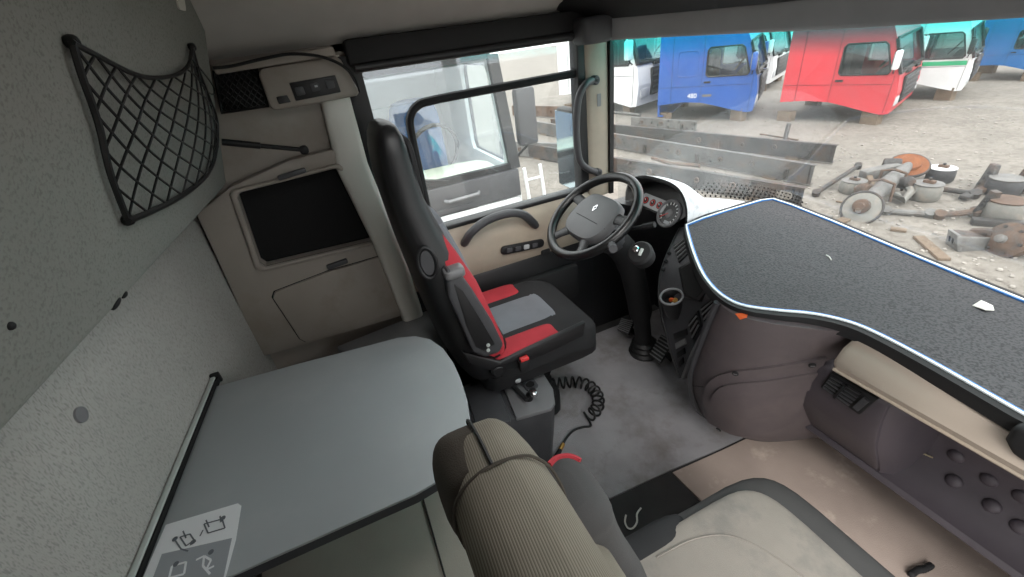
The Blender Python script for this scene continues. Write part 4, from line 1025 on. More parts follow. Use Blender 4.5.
# ---- carpeted tray on the dash
def TRZ(px, py):
    return PPL(px, py, V((0, 0.70, 0.968)), V((0, -0.045, 1)).normalized())
tray = thing('dash_tray', 'dark carpeted tray on the dashboard with blue and white edging', 'tray', (0.2, 1.05, 0.955))
tpx = [(688, 226), (692, 242), (699, 262), (708, 279), (722, 294), (742, 304.5), (775, 309.5), (812, 313), (848, 321), (880, 334), (930, 360), (980, 388), (1024, 413)]
fpx = [(1024, 303), (960, 277), (890, 247.5), (830, 222), (790, 206), (772, 200), (762, 201.5), (730, 211), (705, 219)]
rear = [TRZ(a, b) for a, b in tpx]; front = [TRZ(a, b) for a, b in fpx]
rear = smooth(rear, 4) + [V((0.75, rear[-1].y + 0.004, rear[-1].z)), V((1.02, rear[-1].y + 0.03, rear[-1].z))]
front = [V((1.02, 1.20, 0.992)), V((0.7, 1.285, 0.994))] + front
outl = rear + front
tcar = MB().slab([p + V((0, 0, 0)) for p in outl], (0, 0, -0.016)).build('carpet', 'tray_carpet', tray)
def offs(L, k):
    out = []
    for i, p in enumerate(L):
        t = (L[(i + 1) % len(L)] - L[i - 1]).normalized(); out.append(p + V((t.y, -t.x, 0)) * k)
    return out
def rim(k0, k1, z0, z1, name, mat, taper=False):
    A = offs(outl, k0); B = offs(outl, k1)
    if taper:
        C = offs(outl, k0 + 0.007); w_ = [0.0 if i < 14 else min(1.0, (i - 14) / 8.0) for i in range(len(outl))]
        B = [c.lerp(b, t) for c, b, t in zip(C, B, w_)]
    mb = MB(); n = len(outl)
    secs = [[A[i] + V((0, 0, z0)), B[i] + V((0, 0, z0)), B[i] + V((0, 0, z1)), A[i] + V((0, 0, z1))] for i in range(n)] ; secs.append(secs[0])
    return mb.loft(secs, cap=False).build(name, mat, tray)
rim(0.000, 0.005, -0.012, 0.005, 'blue_edging', 'blue_strip')
rim(0.005, 0.012, -0.012, 0.006, 'white_edging', 'white_strip')
rim(0.012, 0.034, -0.034, 0.002, 'black_edging', 'soft_black', True)
p = TRZ(982, 307) + V((0, 0, 0.001))
tag(MB().slab([TRZ(a, b) + V((0, 0, z)) for a, b, z in ((972, 306, .001), (979, 304, .012), (992, 307, .004), (994, 311, .001), (984, 312, .006))], (0, 0, 0.0015)).build('paper_scrap', 'paper_white'), 'torn white paper scrap on the carpeted tray', 'paper')
tag(MB().tube(smooth([TRZ(a, b) + V((0, 0, .004)) for a, b in ((826, 256), (829, 258), (831, 261))], 4), 0.002, 5).build('lint_thread', 'paper_white'), 'tiny white lint thread on the carpeted tray', 'lint')

# ---- instrument hood, deck and cluster
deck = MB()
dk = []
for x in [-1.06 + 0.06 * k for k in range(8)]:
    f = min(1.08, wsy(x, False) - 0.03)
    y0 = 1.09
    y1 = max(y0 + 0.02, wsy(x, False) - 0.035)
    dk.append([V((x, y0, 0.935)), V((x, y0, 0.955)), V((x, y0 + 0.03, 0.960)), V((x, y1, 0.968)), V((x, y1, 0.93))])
deck.loft(dk).build('dash_deck', 'lit_deck', dash, bevel=0.003)
ICX = -0.77
def arch(y, hw, h, z0, n=18, e=0.75):
    return [V((ICX + hw * (0.58 if math.cos(a) > 0 else 1.0) * math.copysign(abs(math.cos(a)) ** e, math.cos(a)), y, z0 + h * abs(math.sin(a)) ** e)) for a in [math.pi * k / n for k in range(n + 1)]]
hood = MB()
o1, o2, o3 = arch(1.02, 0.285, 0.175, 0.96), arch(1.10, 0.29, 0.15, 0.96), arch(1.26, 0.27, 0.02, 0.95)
i1, i2 = arch(1.025, 0.262, 0.152, 0.96), arch(1.13, 0.24, 0.12, 0.96)
hood.loft([i2, i1, arch(1.015, 0.274, 0.164, 0.96), o1], closed=False).build('hood_lip', 'soft_black', dash)
MB().loft([o1, o2, o3], closed=False).build('instrument_hood', 'lit_deck', dash)  # paler than its lip: windscreen light is put into the colour
cl = thing('instrument_cluster', 'instrument cluster with large speedometer and three small red-faced gauges', 'instrument cluster', (ICX, 1.0, 0.96))
kn_ = V((-0.02, -0.84, 0.54)); kc = V((ICX + 0.01, 1.055, 1.03))
km = nframe(kc, kn_)
MB().prism(rrect(0.36, 0.16, 0.06, cx=-0.055), 0.02, km, -0.03).build('cluster_face', 'gauge_black', cl)
def K2(px, py): q = km.inverted() @ PPL(px, py, kc, kn_.normalized()); return q.x, q.y
x0, y0 = K2(668, 213)
rr = 0.062
bz = MB().tube([km @ V((x0 + rr * math.cos(a), y0 + rr * math.sin(a), -0.006)) for a in [2 * math.pi * k / 32 for k in range(32)]], 0.008, 8, closed=True).build('speedometer_ring', 'mid_grey_plastic', cl)
dl = MB().prism(circle(rr, 28, x0, y0), 0.002, km, -0.010).build('speedometer_dial', 'gauge_black', cl)
for k in range(13):
    a = math.radians(225 - 270 * k / 12)
    MB().bar(km @ V((x0 + rr * 0.68 * math.cos(a), y0 + rr * 0.68 * math.sin(a), -0.0072)), km @ V((x0 + rr * 0.88 * math.cos(a), y0 + rr * 0.88 * math.sin(a), -0.0072)), 0.0045, 0.001, up=kn_).build('tick', 'gauge_white', dl)
MB().lathe([(0.022, 0), (0.021, 0.003), (0.012, 0.006)], km @ Matrix.Translation((x0, y0, -0.008)), 16).build('dial_hub', 'mid_grey_plastic', dl)
MB().bar(km @ V((x0, y0, -0.001)), km @ V((x0 - 0.038, y0 - 0.030, -0.001)), 0.004, 0.001, up=kn_).build('needle', 'gauge_red', dl)
MB().prism(rrect(0.034, 0.016, 0.003, cx=x0 + 0.012, cy=y0 - 0.042), 0.0015, km, -0.008).build('display', 'sticker_grey', dl)
sb0, sb1 = K2(644, 199), K2(661, 206)
cxs, cys = (sb0[0] + sb1[0]) / 2, (sb0[1] + sb1[1]) / 2
bez = MB().prism(rrect(abs(sb1[0] - sb0[0]) + 0.045, 0.062, 0.012, cx=cxs, cy=cys), 0.006, km, -0.010).build('gauge_bezel', 'light_grey_plastic', cl, bevel=0.002)
for k in range(3):
    xk, yk = K2(645.5 + 6.8 * k, 200 + 2.6 * k)
    gd = MB().prism(circle(0.0185, 18, xk, yk), 0.002, km, -0.0035).build('small_gauge', 'gauge_black', bez)
    MB().ring(circle(0.0155, 16, xk, yk), circle(0.011, 16, xk, yk), 0.0008, km, -0.0014).build('gauge_arc', 'gauge_red', gd)
    MB().bar(km @ V((xk, yk, -0.0004)), km @ V((xk - 0.008, yk + 0.007, -0.0004)), 0.003, 0.0008, up=kn_).build('needle', 'gauge_white', gd)

# ================================================================== STEERING WHEEL
WC = V((-0.74, 0.61, 1.08)); WR = 0.213; ta = math.radians(35)
wm = Matrix.Translation(WC) @ Matrix.Rotation(ta, 4, 'X')     # local z = wheel axis towards the driver
sw = thing('steering_wheel', 'black steering wheel with dark grey airbag hub and silver badge', 'steering wheel', WC)
MB().tube([wm @ V((WR * math.cos(a), WR * math.sin(a), 0)) for a in [2 * math.pi * k / 64 for k in range(64)]], 0.0205, 12, closed=True, up=(0.1, 0.3, 1)).build('rim', 'leather_black', sw)
def hubp(y, hw, zz): return [(x, y) for x in ()]
hubo = [(1.38 * a, 0.98 * b) for a, b in [(-0.085, 0.075), (-0.05, 0.105), (0.05, 0.105), (0.085, 0.075), (0.098, 0.0), (0.09, -0.075), (0.05, -0.118), (-0.05, -0.118), (-0.09, -0.075), (-0.098, 0.0)]]
hs = smooth([V((a, b, 0)) for a, b in hubo], 4, closed=True)
hub = MB().loft([[V((p.x * k, p.y * k, z)) for p in hs] for z, k in ((-0.05, 0.85), (-0.03, 1.0), (-0.008, 1.0), (0.006, 0.93), (0.012, 0.75), (0.014, 0.4), (0.0145, 0.05))], m=wm).build('hub', 'airbag_grey', sw)
for sx, sy, x2, y2 in ((-0.085, 0.03, -0.205, 0.045), (0.085, 0.03, 0.205, 0.045), (-0.06, -0.09, -0.115, -0.178), (0.06, -0.09, 0.115, -0.178)):
    MB().tube([wm @ V((sx, sy, -0.012)), wm @ V(((sx + x2) / 2, (sy + y2) / 2, -0.008)), wm @ V((x2, y2, -0.002))], [0.034, 0.024, 0.026], 10, sy=0.35, up=wm.to_3x3() @ V((0, 0, 1))).build('spoke', 'black_plastic', sw)
MB().tube([wm @ V((a, -0.028, z)) for a, z in ((-0.128, 0.004), (-0.07, 0.0135), (0.0, 0.0148), (0.07, 0.0135), (0.128, 0.004))], 0.0016, 5).build('hub_seam', 'soft_black', hub)
# rhombus badge (outline and open centre)
bo = [(0, 0.024), (0.017, 0), (0, -0.024), (-0.017, 0)]; bi = [(0, 0.011), (0.0075, 0), (0, -0.011), (-0.0075, 0)]
MB().ring([(a * 0.8, b * 0.8) for a, b in bo], [(a * 0.8, b * 0.8) for a, b in bi], 0.004, wm @ Matrix.Translation((0, 0.03, 0.0135))).build('badge', 'chrome', hub, bevel=0.0008)
col_ = thing('steering_column', 'dark steering column with stalk switches and floor boot', 'steering column', (WC.x, 0.95, FZ + 0.01))
wa = wm.to_3x3() @ V((0, 0, 1))
MB().tube([WC - wa * 0.062, WC - wa * 0.12, WC - wa * 0.20], [0.055, 0.07, 0.065], 16).build('column_shroud', 'dark_grey_plastic', col_)
MB().tube(smooth([WC - wa * 0.16, V((WC.x, 0.80, 0.82)), V((WC.x, 0.86, 0.62)), V((WC.x - 0.01, 0.91, 0.40)), V((WC.x - 0.01, 0.94, FZ + 0.02))], 4), [0.065] * 6 + [0.06] * 6 + [0.045] * 3 + [0.055, 0.065], 16).build('column_cover', 'soft_black', col_)
for k, r in enumerate((0.08, 0.072, 0.065)):
    MB().lathe([(r, 0), (r + 0.006, 0.015), (r - 0.01, 0.03)], Matrix.Translation((WC.x - 0.01, 0.94, FZ + 0.009 + 0.03 * k)), 18).build('boot_fold', 'rubber_black', col_)
def stalk(a, b, r, mt):
    s = MB().tube([a, a.lerp(b, 0.55), b], [r * 0.7, r * 0.8, r], 8).build('stalk', 'black_plastic', col_)
    MB().tube([a.lerp(b, 0.8), b + (b - a) * 0.06], r * 1.25, 8).build('stalk_grip', mt, s)
stalk(WC - wa * 0.10 + V((0.05, 0, 0)), PD(652, 225, 1.72), 0.010, 'soft_black')
stalk(WC - wa * 0.11 + V((0.05, -0.02, 0)), PD(613, 248, 1.62), 0.013, 'dark_grey_plastic')
ign = PD(640, 253, 1.66)
MB().lathe([(0.045, -0.05), (0.05, 0.0), (0.042, 0.01), (0.02, 0.012)], nframe(ign, (0.25, -0.6, 0.72)), 18).build('ignition_housing', 'soft_black', col_)
ig = MB().lathe([(0.014, 0), (0.014, 0.012), (0.010, 0.016)], nframe(ign + V((-0.012, -0.008, 0.010)), (0.25, -0.6, 0.72)), 12).build('ignition_lock', 'chrome', col_)
MB().box((0, 0, 0.012), (0.012, 0.03, 0.006), nframe(ign + V((0.018, -0.006, 0.008)), (0.25, -0.6, 0.72))).build('switch_tab', 'aluminium', col_, bevel=0.002)
# pedals
def pedal(name, label, px4, z, cat='pedal'):
    t = thing(name, label, cat, PX(sum(p[0] for p in px4) / 4, sum(p[1] for p in px4) / 4, 2, FZ + 0.01))
    nn = V((0, -0.55, 0.83)).normalized(); c0 = PX(sum(p[0] for p in px4) / 4, sum(p[1] for p in px4) / 4, 2, z)
    P = [PPL(a, b, c0, nn) for a, b in px4]
    pad = MB().slab(P, nn * -0.016).build('pedal_pad', 'rubber_black', t, bevel=0.003)
    for k in range(7):
        u = (k + 0.5) / 7
        MB().bar(P[0].lerp(P[3], u) + nn * 0.002, P[1].lerp(P[2], u) + nn * 0.002, 0.006, 0.004, up=nn).build('rib', 'mid_grey_plastic', pad)
    MB().bar(c0 - nn * 0.014, c0 + V((0, 0.08, -(z - FZ) + 0.02)), 0.03, 0.02, up=(1, 0, 0)).build('pedal_arm', 'soft_black', t)
pedal('accelerator_pedal', 'ribbed black accelerator pedal at the foot of the centre console', [(661, 334), (673, 341), (660, 363), (649, 355)], 0.28)
pedal('brake_pedal', 'small black brake pedal beside the steering column boot', [(622, 318), (634, 321), (628, 334), (617, 329)], 0.26)

# ================================================================== PASSENGER SIDE OF THE DASH
pd = thing('dash_shelf', 'dark passenger dash shelf with raised bumps under a beige padded rail', 'dashboard', (0.65, 1.1, FZ))
# beige padded rail
def rsec(x, k=1.0):
    pts = [(0.905, 0.955), (0.955, 0.90), (0.957, 0.86), (0.93, 0.80), (0.908, 0.785), (0.89, 0.772), (0.872, 0.776), (0.862, 0.80), (0.86, 0.90), (0.87, 0.97)]
    cz, cy = 0.895, 0.86
    return [V((x, cy + (y - cy) * k, cz + (z - cz) * k)) for z, y in pts]
railp = MB().loft([[q for q in rsec(x, k)] for x, k in ((0.222, 0.55), (0.226, 0.85), (0.24, 1.0), (0.5, 1.0), (0.8, 1.0), (1.05, 1.0))]).build('padded_rail', 'beige_pad', pd)
MB().tube([(0.235, 0.778, 0.869), (0.5, 0.778, 0.869), (1.05, 0.778, 0.869)], 0.006, 6).build('rail_seam', 'beige_trim', railp)
# shelf: concave sheet from under the rail to a lip over the floor
def shsec(x):
    pts = [(0.90, 0.80), (0.97, 0.77), (1.06, 0.70), (1.115, 0.60), (1.11, 0.50), (1.07, 0.43), (1.03, 0.400), (1.0, 0.395), (0.99, 0.38), (1.0, 0.365), (1.10, 0.36), (1.30, 0.36), (1.30, 0.82), (0.95, 0.84)]
    return [V((x, y, z)) for y, z in pts]
shelf = MB().loft([shsec(x) for x in (0.10, 0.3, 0.5, 0.75, 1.05)]).build('shelf', 'dash_dark', pd)
for a, b in ((956, 456), (954, 481), (989, 480), (992, 506), (1022, 497), (1020, 527)):
    p, n = hit(a, b, shelf)
    MB().sq((0, 0, 0), 0.021, 0.021, 0.012, 1, 1, 16, 8, m=nframe(p, n)).build('bump', 'dash_dark', shelf)
# vent housing
vh = MB().loft([[V((x, 0.90 + dy, z)) for dy, z in ((0.10, 0.845), (-0.02, 0.835), (-0.06, 0.80), (-0.055, 0.72), (-0.02, 0.60), (0.05, 0.48), (0.11, 0.385), (0.20, 0.37), (0.30, 0.42), (0.30, 0.83))] for x in (0.085, 0.11, 0.30, 0.36)] ).build('vent_housing', 'dash_dark', pd, bevel=0.012)
MB().loft([[V((x, 0.90 + dy + s, z)) for dy, z in ((0.0, 0.835), (-0.05, 0.79), (-0.045, 0.72), (-0.01, 0.60), (0.06, 0.48), (0.10, 0.40), (0.3, 0.40), (0.3, 0.83))] for x, s in ((0.36, 0.0), (0.385, 0.03), (0.40, 0.09), (0.41, 0.16))]).build('housing_cheek', 'dash_dark', pd)
vp = [hit(a, b, vh) for a, b in ((833, 371), (880, 398), (861, 414), (822, 386))]
n = (vp[1][0] - vp[0][0]).cross(vp[3][0] - vp[0][0]).normalized()
if n.y > 0: n = -n
P = [q[0] + n * 0.010 for q in vp]; c_ = sum(P, V((0, 0, 0))) / 4
pv = MB().slab(P, n * -0.02).build('air_vent', 'soft_black', pd, bevel=0.004)
lv = [P[0].lerp(c_, .14), P[0].lerp(P[1], .76).lerp(c_, .14), P[3].lerp(P[2], .76).lerp(c_, .14), P[3].lerp(c_, .14)]
MB().slab([p + n * 0.0005 for p in lv], n * 0.0008).build('vent_opening', 'void_black', pv)
for k in range(5):
    t = (k + 0.5) / 5
    MB().bar(lv[0].lerp(lv[3], t) + n * 0.004, lv[1].lerp(lv[2], t) + n * 0.004, 0.003, 0.008, up=n).build('slat', 'dark_grey_plastic', pv)
MB().bar(lv[0].lerp(lv[1], .5) + n * 0.007, lv[3].lerp(lv[2], .5) + n * 0.007, 0.008, 0.006, up=n).build('vent_tab', 'black_plastic', pv)
w0, w1 = P[0].lerp(P[1], .87), P[3].lerp(P[2], .87)
MB().bar(w0.lerp(w1, .2) + n * 0.004, w0.lerp(w1, .8) + n * 0.004, 0.016, 0.008, up=n).build('vent_wheel', 'dark_grey_plastic', pv)
# litter on the shelf and pouch on the rail
tw = [hit(a, b, shelf, vh)[0] + V((0, -0.004, 0.004)) for a, b in ((913, 444), (916, 449), (921, 453), (926, 455), (933, 458))]
tag(MB().tube(smooth(tw, 4), [0.003, 0.002] * 8 + [0.003], 5).build('dry_twig', 'straw'), 'dry pale twig lying on the passenger dash shelf', 'twig')
pp = [PX(a, b, 1, 0.775) for a, b in ((1003, 440), (1012, 426), (1030, 431), (1075, 460), (1075, 495), (1010, 455))]
pou = MB().slab(pp, (0, 0.05, 0.0)).build('pouch', 'soft_black', None, bevel=0.012, bseg=3)
tag(pou, 'small black pouch on the beige rail at the right edge', 'pouch')

# ================================================================== YARD
def copy_tree(o, parent=None):
    c = o.copy(); col.objects.link(c); c.parent = parent
    if parent is not None: c.matrix_parent_inverse = o.matrix_parent_inverse.copy()
    for ch in [x for x in bpy.data.objects if x.parent == o and x != c]: copy_tree(ch, c)
    return c
CW = 2.25
PROF = [(0.0, 0.30), (0.0, 0.24), (0.26, 0.24), (0.28, 0.26), (0.60, 0.27), (0.98, 0.25), (1.28, 0.18), (1.62, 0.09), (1.95, 0.02), (2.08, 0.04), (2.12, 0.42), (2.07, 0.78), (1.86, 1.42), (1.74, 1.70), (0.10, 1.86), (0.0, 1.78)]
PROF_STEP = [(0.0, 0.30), (0.0, -0.06), (0.24, -0.06), (0.26, 0.24)] + PROF[4:]
WS_EDGE = 11      # edge from (2.07,.78) to (1.86,1.42) is the windscreen
HOLE = [(1.04, 0.84), (1.08, 0.79), (1.88, 0.79), (1.91, 0.84), (1.76, 1.32), (1.70, 1.37), (1.08, 1.37), (1.04, 1.32)]
XZ = Matrix(((1, 0, 0, 0), (0, 0, -1, 0), (0, 1, 0, 0), (0, 0, 0, 1)))       # local x->x, y->z, z->-y
def truck_cab(label, paint, M, s, inner='cab_inner', gl='yard_glass', stripe=None, panel=False, badge=False, seat=None, dashm='cab_inner', mirror=True, blocks=True, group=None, mirror_paint=None, detail=True, prof=PROF):
    loc = M.translation
    t = thing('truck_cab', label, 'truck cab', (loc.x, loc.y, GZ))
    S = M @ Matrix.Scale(s, 4); h = CW / 2
    b = MB()
    for sd in (-1, 1):
        b.ring(prof, HOLE, 0.05, S @ Matrix.Translation((0, sd * h + (0.05 if sd < 0 else 0.0), 0)) @ XZ)
    n = len(prof)
    for i in range(n):
        if i == WS_EDGE: continue
        (x1, z1), (x2, z2) = prof[i], prof[(i + 1) % n]
        if z1 < 0.4 and z2 < 0.4 and 0.2 < x1 < 1.7: continue
        d = V((x2 - x1, 0, z2 - z1)).normalized(); nn_ = V((-d.z, 0, d.x)) * 0.04
        b.add([S @ (V((x, yy, z)) + k) for yy in (-h + 0.05, h - 0.05) for x, z, k in ((x1, z1, V()), (x2, z2, V()), (x2, z2, nn_), (x1, z1, nn_))],
              [(0, 1, 2, 3), (7, 6, 5, 4), (0, 4, 5, 1), (1, 5, 6, 2), (2, 6, 7, 3), (3, 7, 4, 0)])
    body = b.build('body', paint, t)
    MB().box((1.0, 0, 0.33), (1.96, CW - 0.12, 0.05), S).build('cab_floor', inner, t)
    # glass
    (x1, z1), (x2, z2) = PROF[WS_EDGE], PROF[WS_EDGE + 1]
    MB().add([S @ V(p) for p in ((x1 - 0.02, -h + 0.06, z1), (x1 - 0.02, h - 0.06, z1), (x2 - 0.02, h - 0.06, z2), (x2 - 0.02, -h + 0.06, z2))], [(0, 1, 2, 3)]).build('windscreen', gl, t)
    fr_ = MB()
    fr_.bar(S @ V((x1, -h + 0.05, z1 + 0.02)), S @ V((x1, h - 0.05, z1 + 0.02)), 0.05 * s, 0.05 * s).bar(S @ V((x2, -h + 0.05, z2)), S @ V((x2, h - 0.05, z2)), 0.05 * s, 0.05 * s)
    for sd in (-1, 1): fr_.bar(S @ V((x1 + 0.01, sd * (h - 0.03), z1)), S @ V((x2 + 0.01, sd * (h - 0.03), z2)), 0.09 * s, 0.05 * s)
    fr_.build('windscreen_frame', 'black_plastic', t)
    for sd in (-1, 1):
        pn = MB().add([S @ V((p[0], sd * (h - 0.03), p[1])) for p in HOLE], [tuple(range(len(HOLE)))]).build('side_window', gl, t)
        MB().tube([S @ V((p[0], sd * (h + 0.004), p[1])) for p in HOLE], 0.018 * s, 6, closed=True).build('window_seal', 'rubber_black', pn)
        for A, B in (((0.96, 0.26), (0.96, 1.66)), ((1.98, 0.05), (2.0, 0.76)), ((0.03, 0.60), (1.99, 0.60)), ((0.30, 0.28), (0.30, 1.75))):
            MB().bar(S @ V((A[0], sd * (h + 0.001), A[1])), S @ V((B[0], sd * (h + 0.001), B[1])), 0.006 * s, 0.010 * s, up=(S.to_3x3() @ V((0, 1, 0)))).build('panel_gap', 'cab_inner', body)
        hd_ = MB().box((1.08, sd * (h + 0.012), 0.68), (0.14, 0.03, 0.04), S).build('door_handle', 'soft_black', t, bevel=0.006)
        if mirror:
            mr = MB().box((1.99, sd * (h + 0.16), 1.06), (0.10, 0.18, 0.34), S).build('mirror', mirror_paint or paint, t, bevel=0.03 * s)
            MB().tube([S @ V((1.90, sd * h, 1.26)), S @ V((1.98, sd * (h + 0.15), 1.26)), S @ V((1.98, sd * (h + 0.15), 0.88)), S @ V((1.96, sd * h, 0.80))], 0.014 * s, 6).build('mirror_bracket', 'rubber_black', mr)
            MB().box((1.935, sd * (h + 0.16), 1.06), (0.012, 0.15, 0.29), S).build('mirror_glass', 'mirror', mr)
        if panel:
            MB().tube([S @ V((p[0], sd * (h + 0.004), p[1])) for p in rrect(0.44, 0.52, 0.07, cx=0.64, cy=1.08)], 0.010 * s, 6, closed=True).build('side_hatch', paint, body)
        if stripe:
            MB().box((1.01, sd * (h + 0.004), 0.68), (1.96, 0.010, 0.10), S).build('stripe', stripe, body)
    if badge:
        tm = S @ Matrix.Translation((0.86, -h - 0.004, 0.60)) @ XZ
        text_part('number_badge', '480', 0.14, 'paint_white', S @ Matrix(((1, 0, 0, 0.78), (0, 0, -1, -h - 0.006), (0, 1, 0, 0.40), (0, 0, 0, 1))), body, 0.002)
        MB().prism(rrect(0.20, 0.05, 0.01), 0.004, S @ Matrix(((1, 0, 0, 1.10), (0, 0, -1, -h - 0.001), (0, 1, 0, 0.40), (0, 0, 0, 1)))).build('name_badge', 'steel_pale', body)
    # front
    gr = MB().box((2.12, 0, 0.44), (0.05, CW * 0.62, 0.50), S).build('grille', 'black_plastic', t, bevel=0.01)
    for k in range(5): MB().box((2.152, 0, 0.24 + 0.10 * k), (0.02, CW * 0.58, 0.025), S).build('grille_bar', 'dark_grey_plastic', gr)
    for sd in (-1, 1):
        MB().box((2.10, sd * CW * 0.40, 0.26), (0.06, 0.28, 0.18), S).build('headlight', 'pale_glass' if False else 'light_grey_plastic', t, bevel=0.03 * s)
        MB().box((2.10, sd * 0.45, 0.76), (0.06, 0.30, 0.05), S).build('wiper_mount', 'soft_black', t)
        MB().tube([S @ V((2.09, sd * 0.50, 0.80)), S @ V((2.06, sd * 0.50 - 0.40, 0.87))], 0.012 * s, 6).build('wiper_arm', 'rubber_black', t)
    # inside
    MB().sq((1.80, 0, 0.70), 0.18, CW * 0.45, 0.12, 0.3, 0.3, 20, 8, m=S).build('dash', dashm, t)
    if detail:
        for sd in (-1, 1):
            MB().sq((0.95, sd * 0.55, 0.80), 0.11, 0.25, 0.40, 0.4, 0.4, 14, 8, m=S).build('seat', seat or 'cab_inner', t)
        wmx = S @ Matrix.Translation((1.56, 0.55, 0.90)) @ Matrix.Rotation(math.radians(-55), 4, 'Y')
        MB().tube([wmx @ V((0.22 * math.cos(a), 0.22 * math.sin(a), 0)) for a in [2 * math.pi * k / 24 for k in range(24)]], 0.018 * s, 6, closed=True).build('wheel', 'rubber_black', t)
    if blocks:
        z0 = (loc.z - GZ)
        for bx in (0.15, 1.8):
            for sd in (-1, 1):
                p = M @ (V((bx * s, sd * (h - 0.15) * s, 0)))
                zt = p.z + (0.02 if bx < 1 else 0.10) * s
                MB().box((p.x, p.y, (zt + GZ) / 2), (0.30, 0.18, max(0.02, zt - GZ))).build('support_block', 'wood_weathered', t)
    return t
def proj(p):
    v = RC.transposed() @ (V(p) - CAM); return 512.0 - v.x / v.z * FPX, 288.5 + v.y / v.z * FPX
def cab_pose(pf, rear_x, turn, zf=0.20):
    """pose from the near front corner's foot on the yard; the length comes from the rear edge, turn is how far the front shows"""
    b = PX(*pf, 2, GZ + zf); r = ray(*pf); h = math.atan2(r.y, r.x) - math.pi / 2 - math.radians(turn)
    d = V((math.cos(h), math.sin(h), 0)); lo, hi = 0.3, 6.0
    for _ in range(40):
        mid = (lo + hi) / 2
        if proj(b - d * mid)[0] > rear_x: lo = mid
        else: hi = mid
    s = lo / 2.1; a = b - d * lo
    print('cab', pf, 'scale', round(s, 2), 'heading', round(math.degrees(h)))
    return Matrix.Translation((a.x, a.y, GZ + zf - 0.02)) @ Matrix.Rotation(h, 4, 'Z') @ Matrix.Translation((0, CW / 2 * s, 0)), s
M_, s_ = cab_pose((753, 112), 657, 4)
truck_cab('blue sleeper truck cab with blue mirror beyond the chassis rails', 'paint_blue', M_, s_, panel=True, badge=True, prof=PROF_STEP)
M_, s_ = cab_pose((889, 115), 778, 8)
truck_cab('red truck cab with white mirror standing on wooden blocks', 'paint_red', M_, s_, mirror_paint='paint_white')
M_, s_ = cab_pose((962, 91), 862, 3)
truck_cab('white truck cab with a green stripe behind the red cab', 'paint_white', M_, s_, stripe='paint_green', mirror_paint='black_plastic')
M_, s_ = cab_pose((1046, 72), 966, 8)
truck_cab('azure blue truck cab at the far right of the yard', 'paint_azure', M_, s_, mirror_paint='black_plastic')
M_, s_ = cab_pose((637, 108), 560, 34)
truck_cab('white truck cab at the left edge of the windscreen behind the rails', 'paint_white', M_, s_)
M_, s_ = cab_pose((770, 84), 700, 12)
truck_cab('white truck cab mostly hidden between the blue and red cabs', 'paint_white', M_, s_)
# neighbour seen through the door window, front towards us
truck_cab('white truck cab with big windscreen close beside the driver window', 'paint_white', Matrix.Translation((-5.30, 0.02, GZ + 0.12)) @ Matrix.Diagonal((1, 1, 1.36, 1)), 1.10, inner='cab_inner', gl='pale_glass', dashm='cab_dash_pale', seat='blue_cloth', mirror_paint='dark_grey_plastic')
nb = [o for o in bpy.data.objects if o.get('label', '').startswith('white truck cab with big windscreen')][0]
Sn = Matrix.Translation((-5.30, 0.02, GZ + 0.12)) @ Matrix.Diagonal((1, 1, 1.36, 1)) @ Matrix.Scale(1.10, 4)
MB().box((2.125, 0, 0.70), (0.05, CW * 0.98, 0.17), Sn).build('front_panel', 'dark_grey_plastic', nb, bevel=0.01)
MB().tube([Sn @ V(p) for p in ((2.15, 0.42, 0.70), (2.19, 0.44, 0.70), (2.19, 0.70, 0.705), (2.15, 0.72, 0.705))], 0.016, 6).build('grab_bar', 'mid_grey_plastic', nb)
MB().box((2.14, 0, 0.36), (0.06, CW * 0.96, 0.50), Sn).build('bonnet_panel', 'paint_white', nb, bevel=0.02)
# white ladder leaning by the neighbour
ld = thing('ladder', 'short white ladder standing beside the neighbouring white cab', 'ladder', PX(545, 200, 0, -2.6) * 1.0)
la, lb_ = PX(524, 168, 0, -2.75), PX(538, 215, 0, -2.75)
for dy in (0, 0.16):
    MB().tube([la + V((0, dy, 0)), V((lb_.x, lb_.y + dy, GZ))], 0.016, 6).build('rail', 'paint_white', ld)
for k in range(7):
    t = (k + 0.6) / 7; q = la.lerp(V((lb_.x, lb_.y, GZ)), t)
    MB().tube([q, q + V((0, 0.16, 0))], 0.012, 6).build('rung', 'paint_white', ld)
# own exterior mirror
om = thing('side_mirror', 'exterior side mirror outside the driver window', 'mirror', PX(567, 190, 0, -1.38))
c0 = [PX(a, b, 0, -1.38) for a, b in ((560, 112), (573, 108), (574, 186), (562, 190))]
oc_ = sum(c0, V((0, 0, 0))) / 4
MB().box((-1.38, oc_.y + 0.03, oc_.z), (0.22, 0.07, 0.44)).build('housing', 'soft_black', om, bevel=0.02)
MB().box((-1.38, oc_.y - 0.007, oc_.z), (0.195, 0.006, 0.41)).build('mirror_glass', 'mirror', om)
MB().tube([(-1.28, oc_.y + 0.03, oc_.z + 0.15), (-1.17, oc_.y + 0.06, oc_.z + 0.16), (-1.10, 0.86, oc_.z + 0.16)], 0.014, 6).build('bracket_arm', 'soft_black', om)
MB().tube([(-1.28, oc_.y + 0.03, oc_.z - 0.15), (-1.17, oc_.y + 0.06, oc_.z - 0.16), (-1.10, 0.86, oc_.z - 0.16)], 0.014, 6).build('bracket_arm', 'soft_black', om)

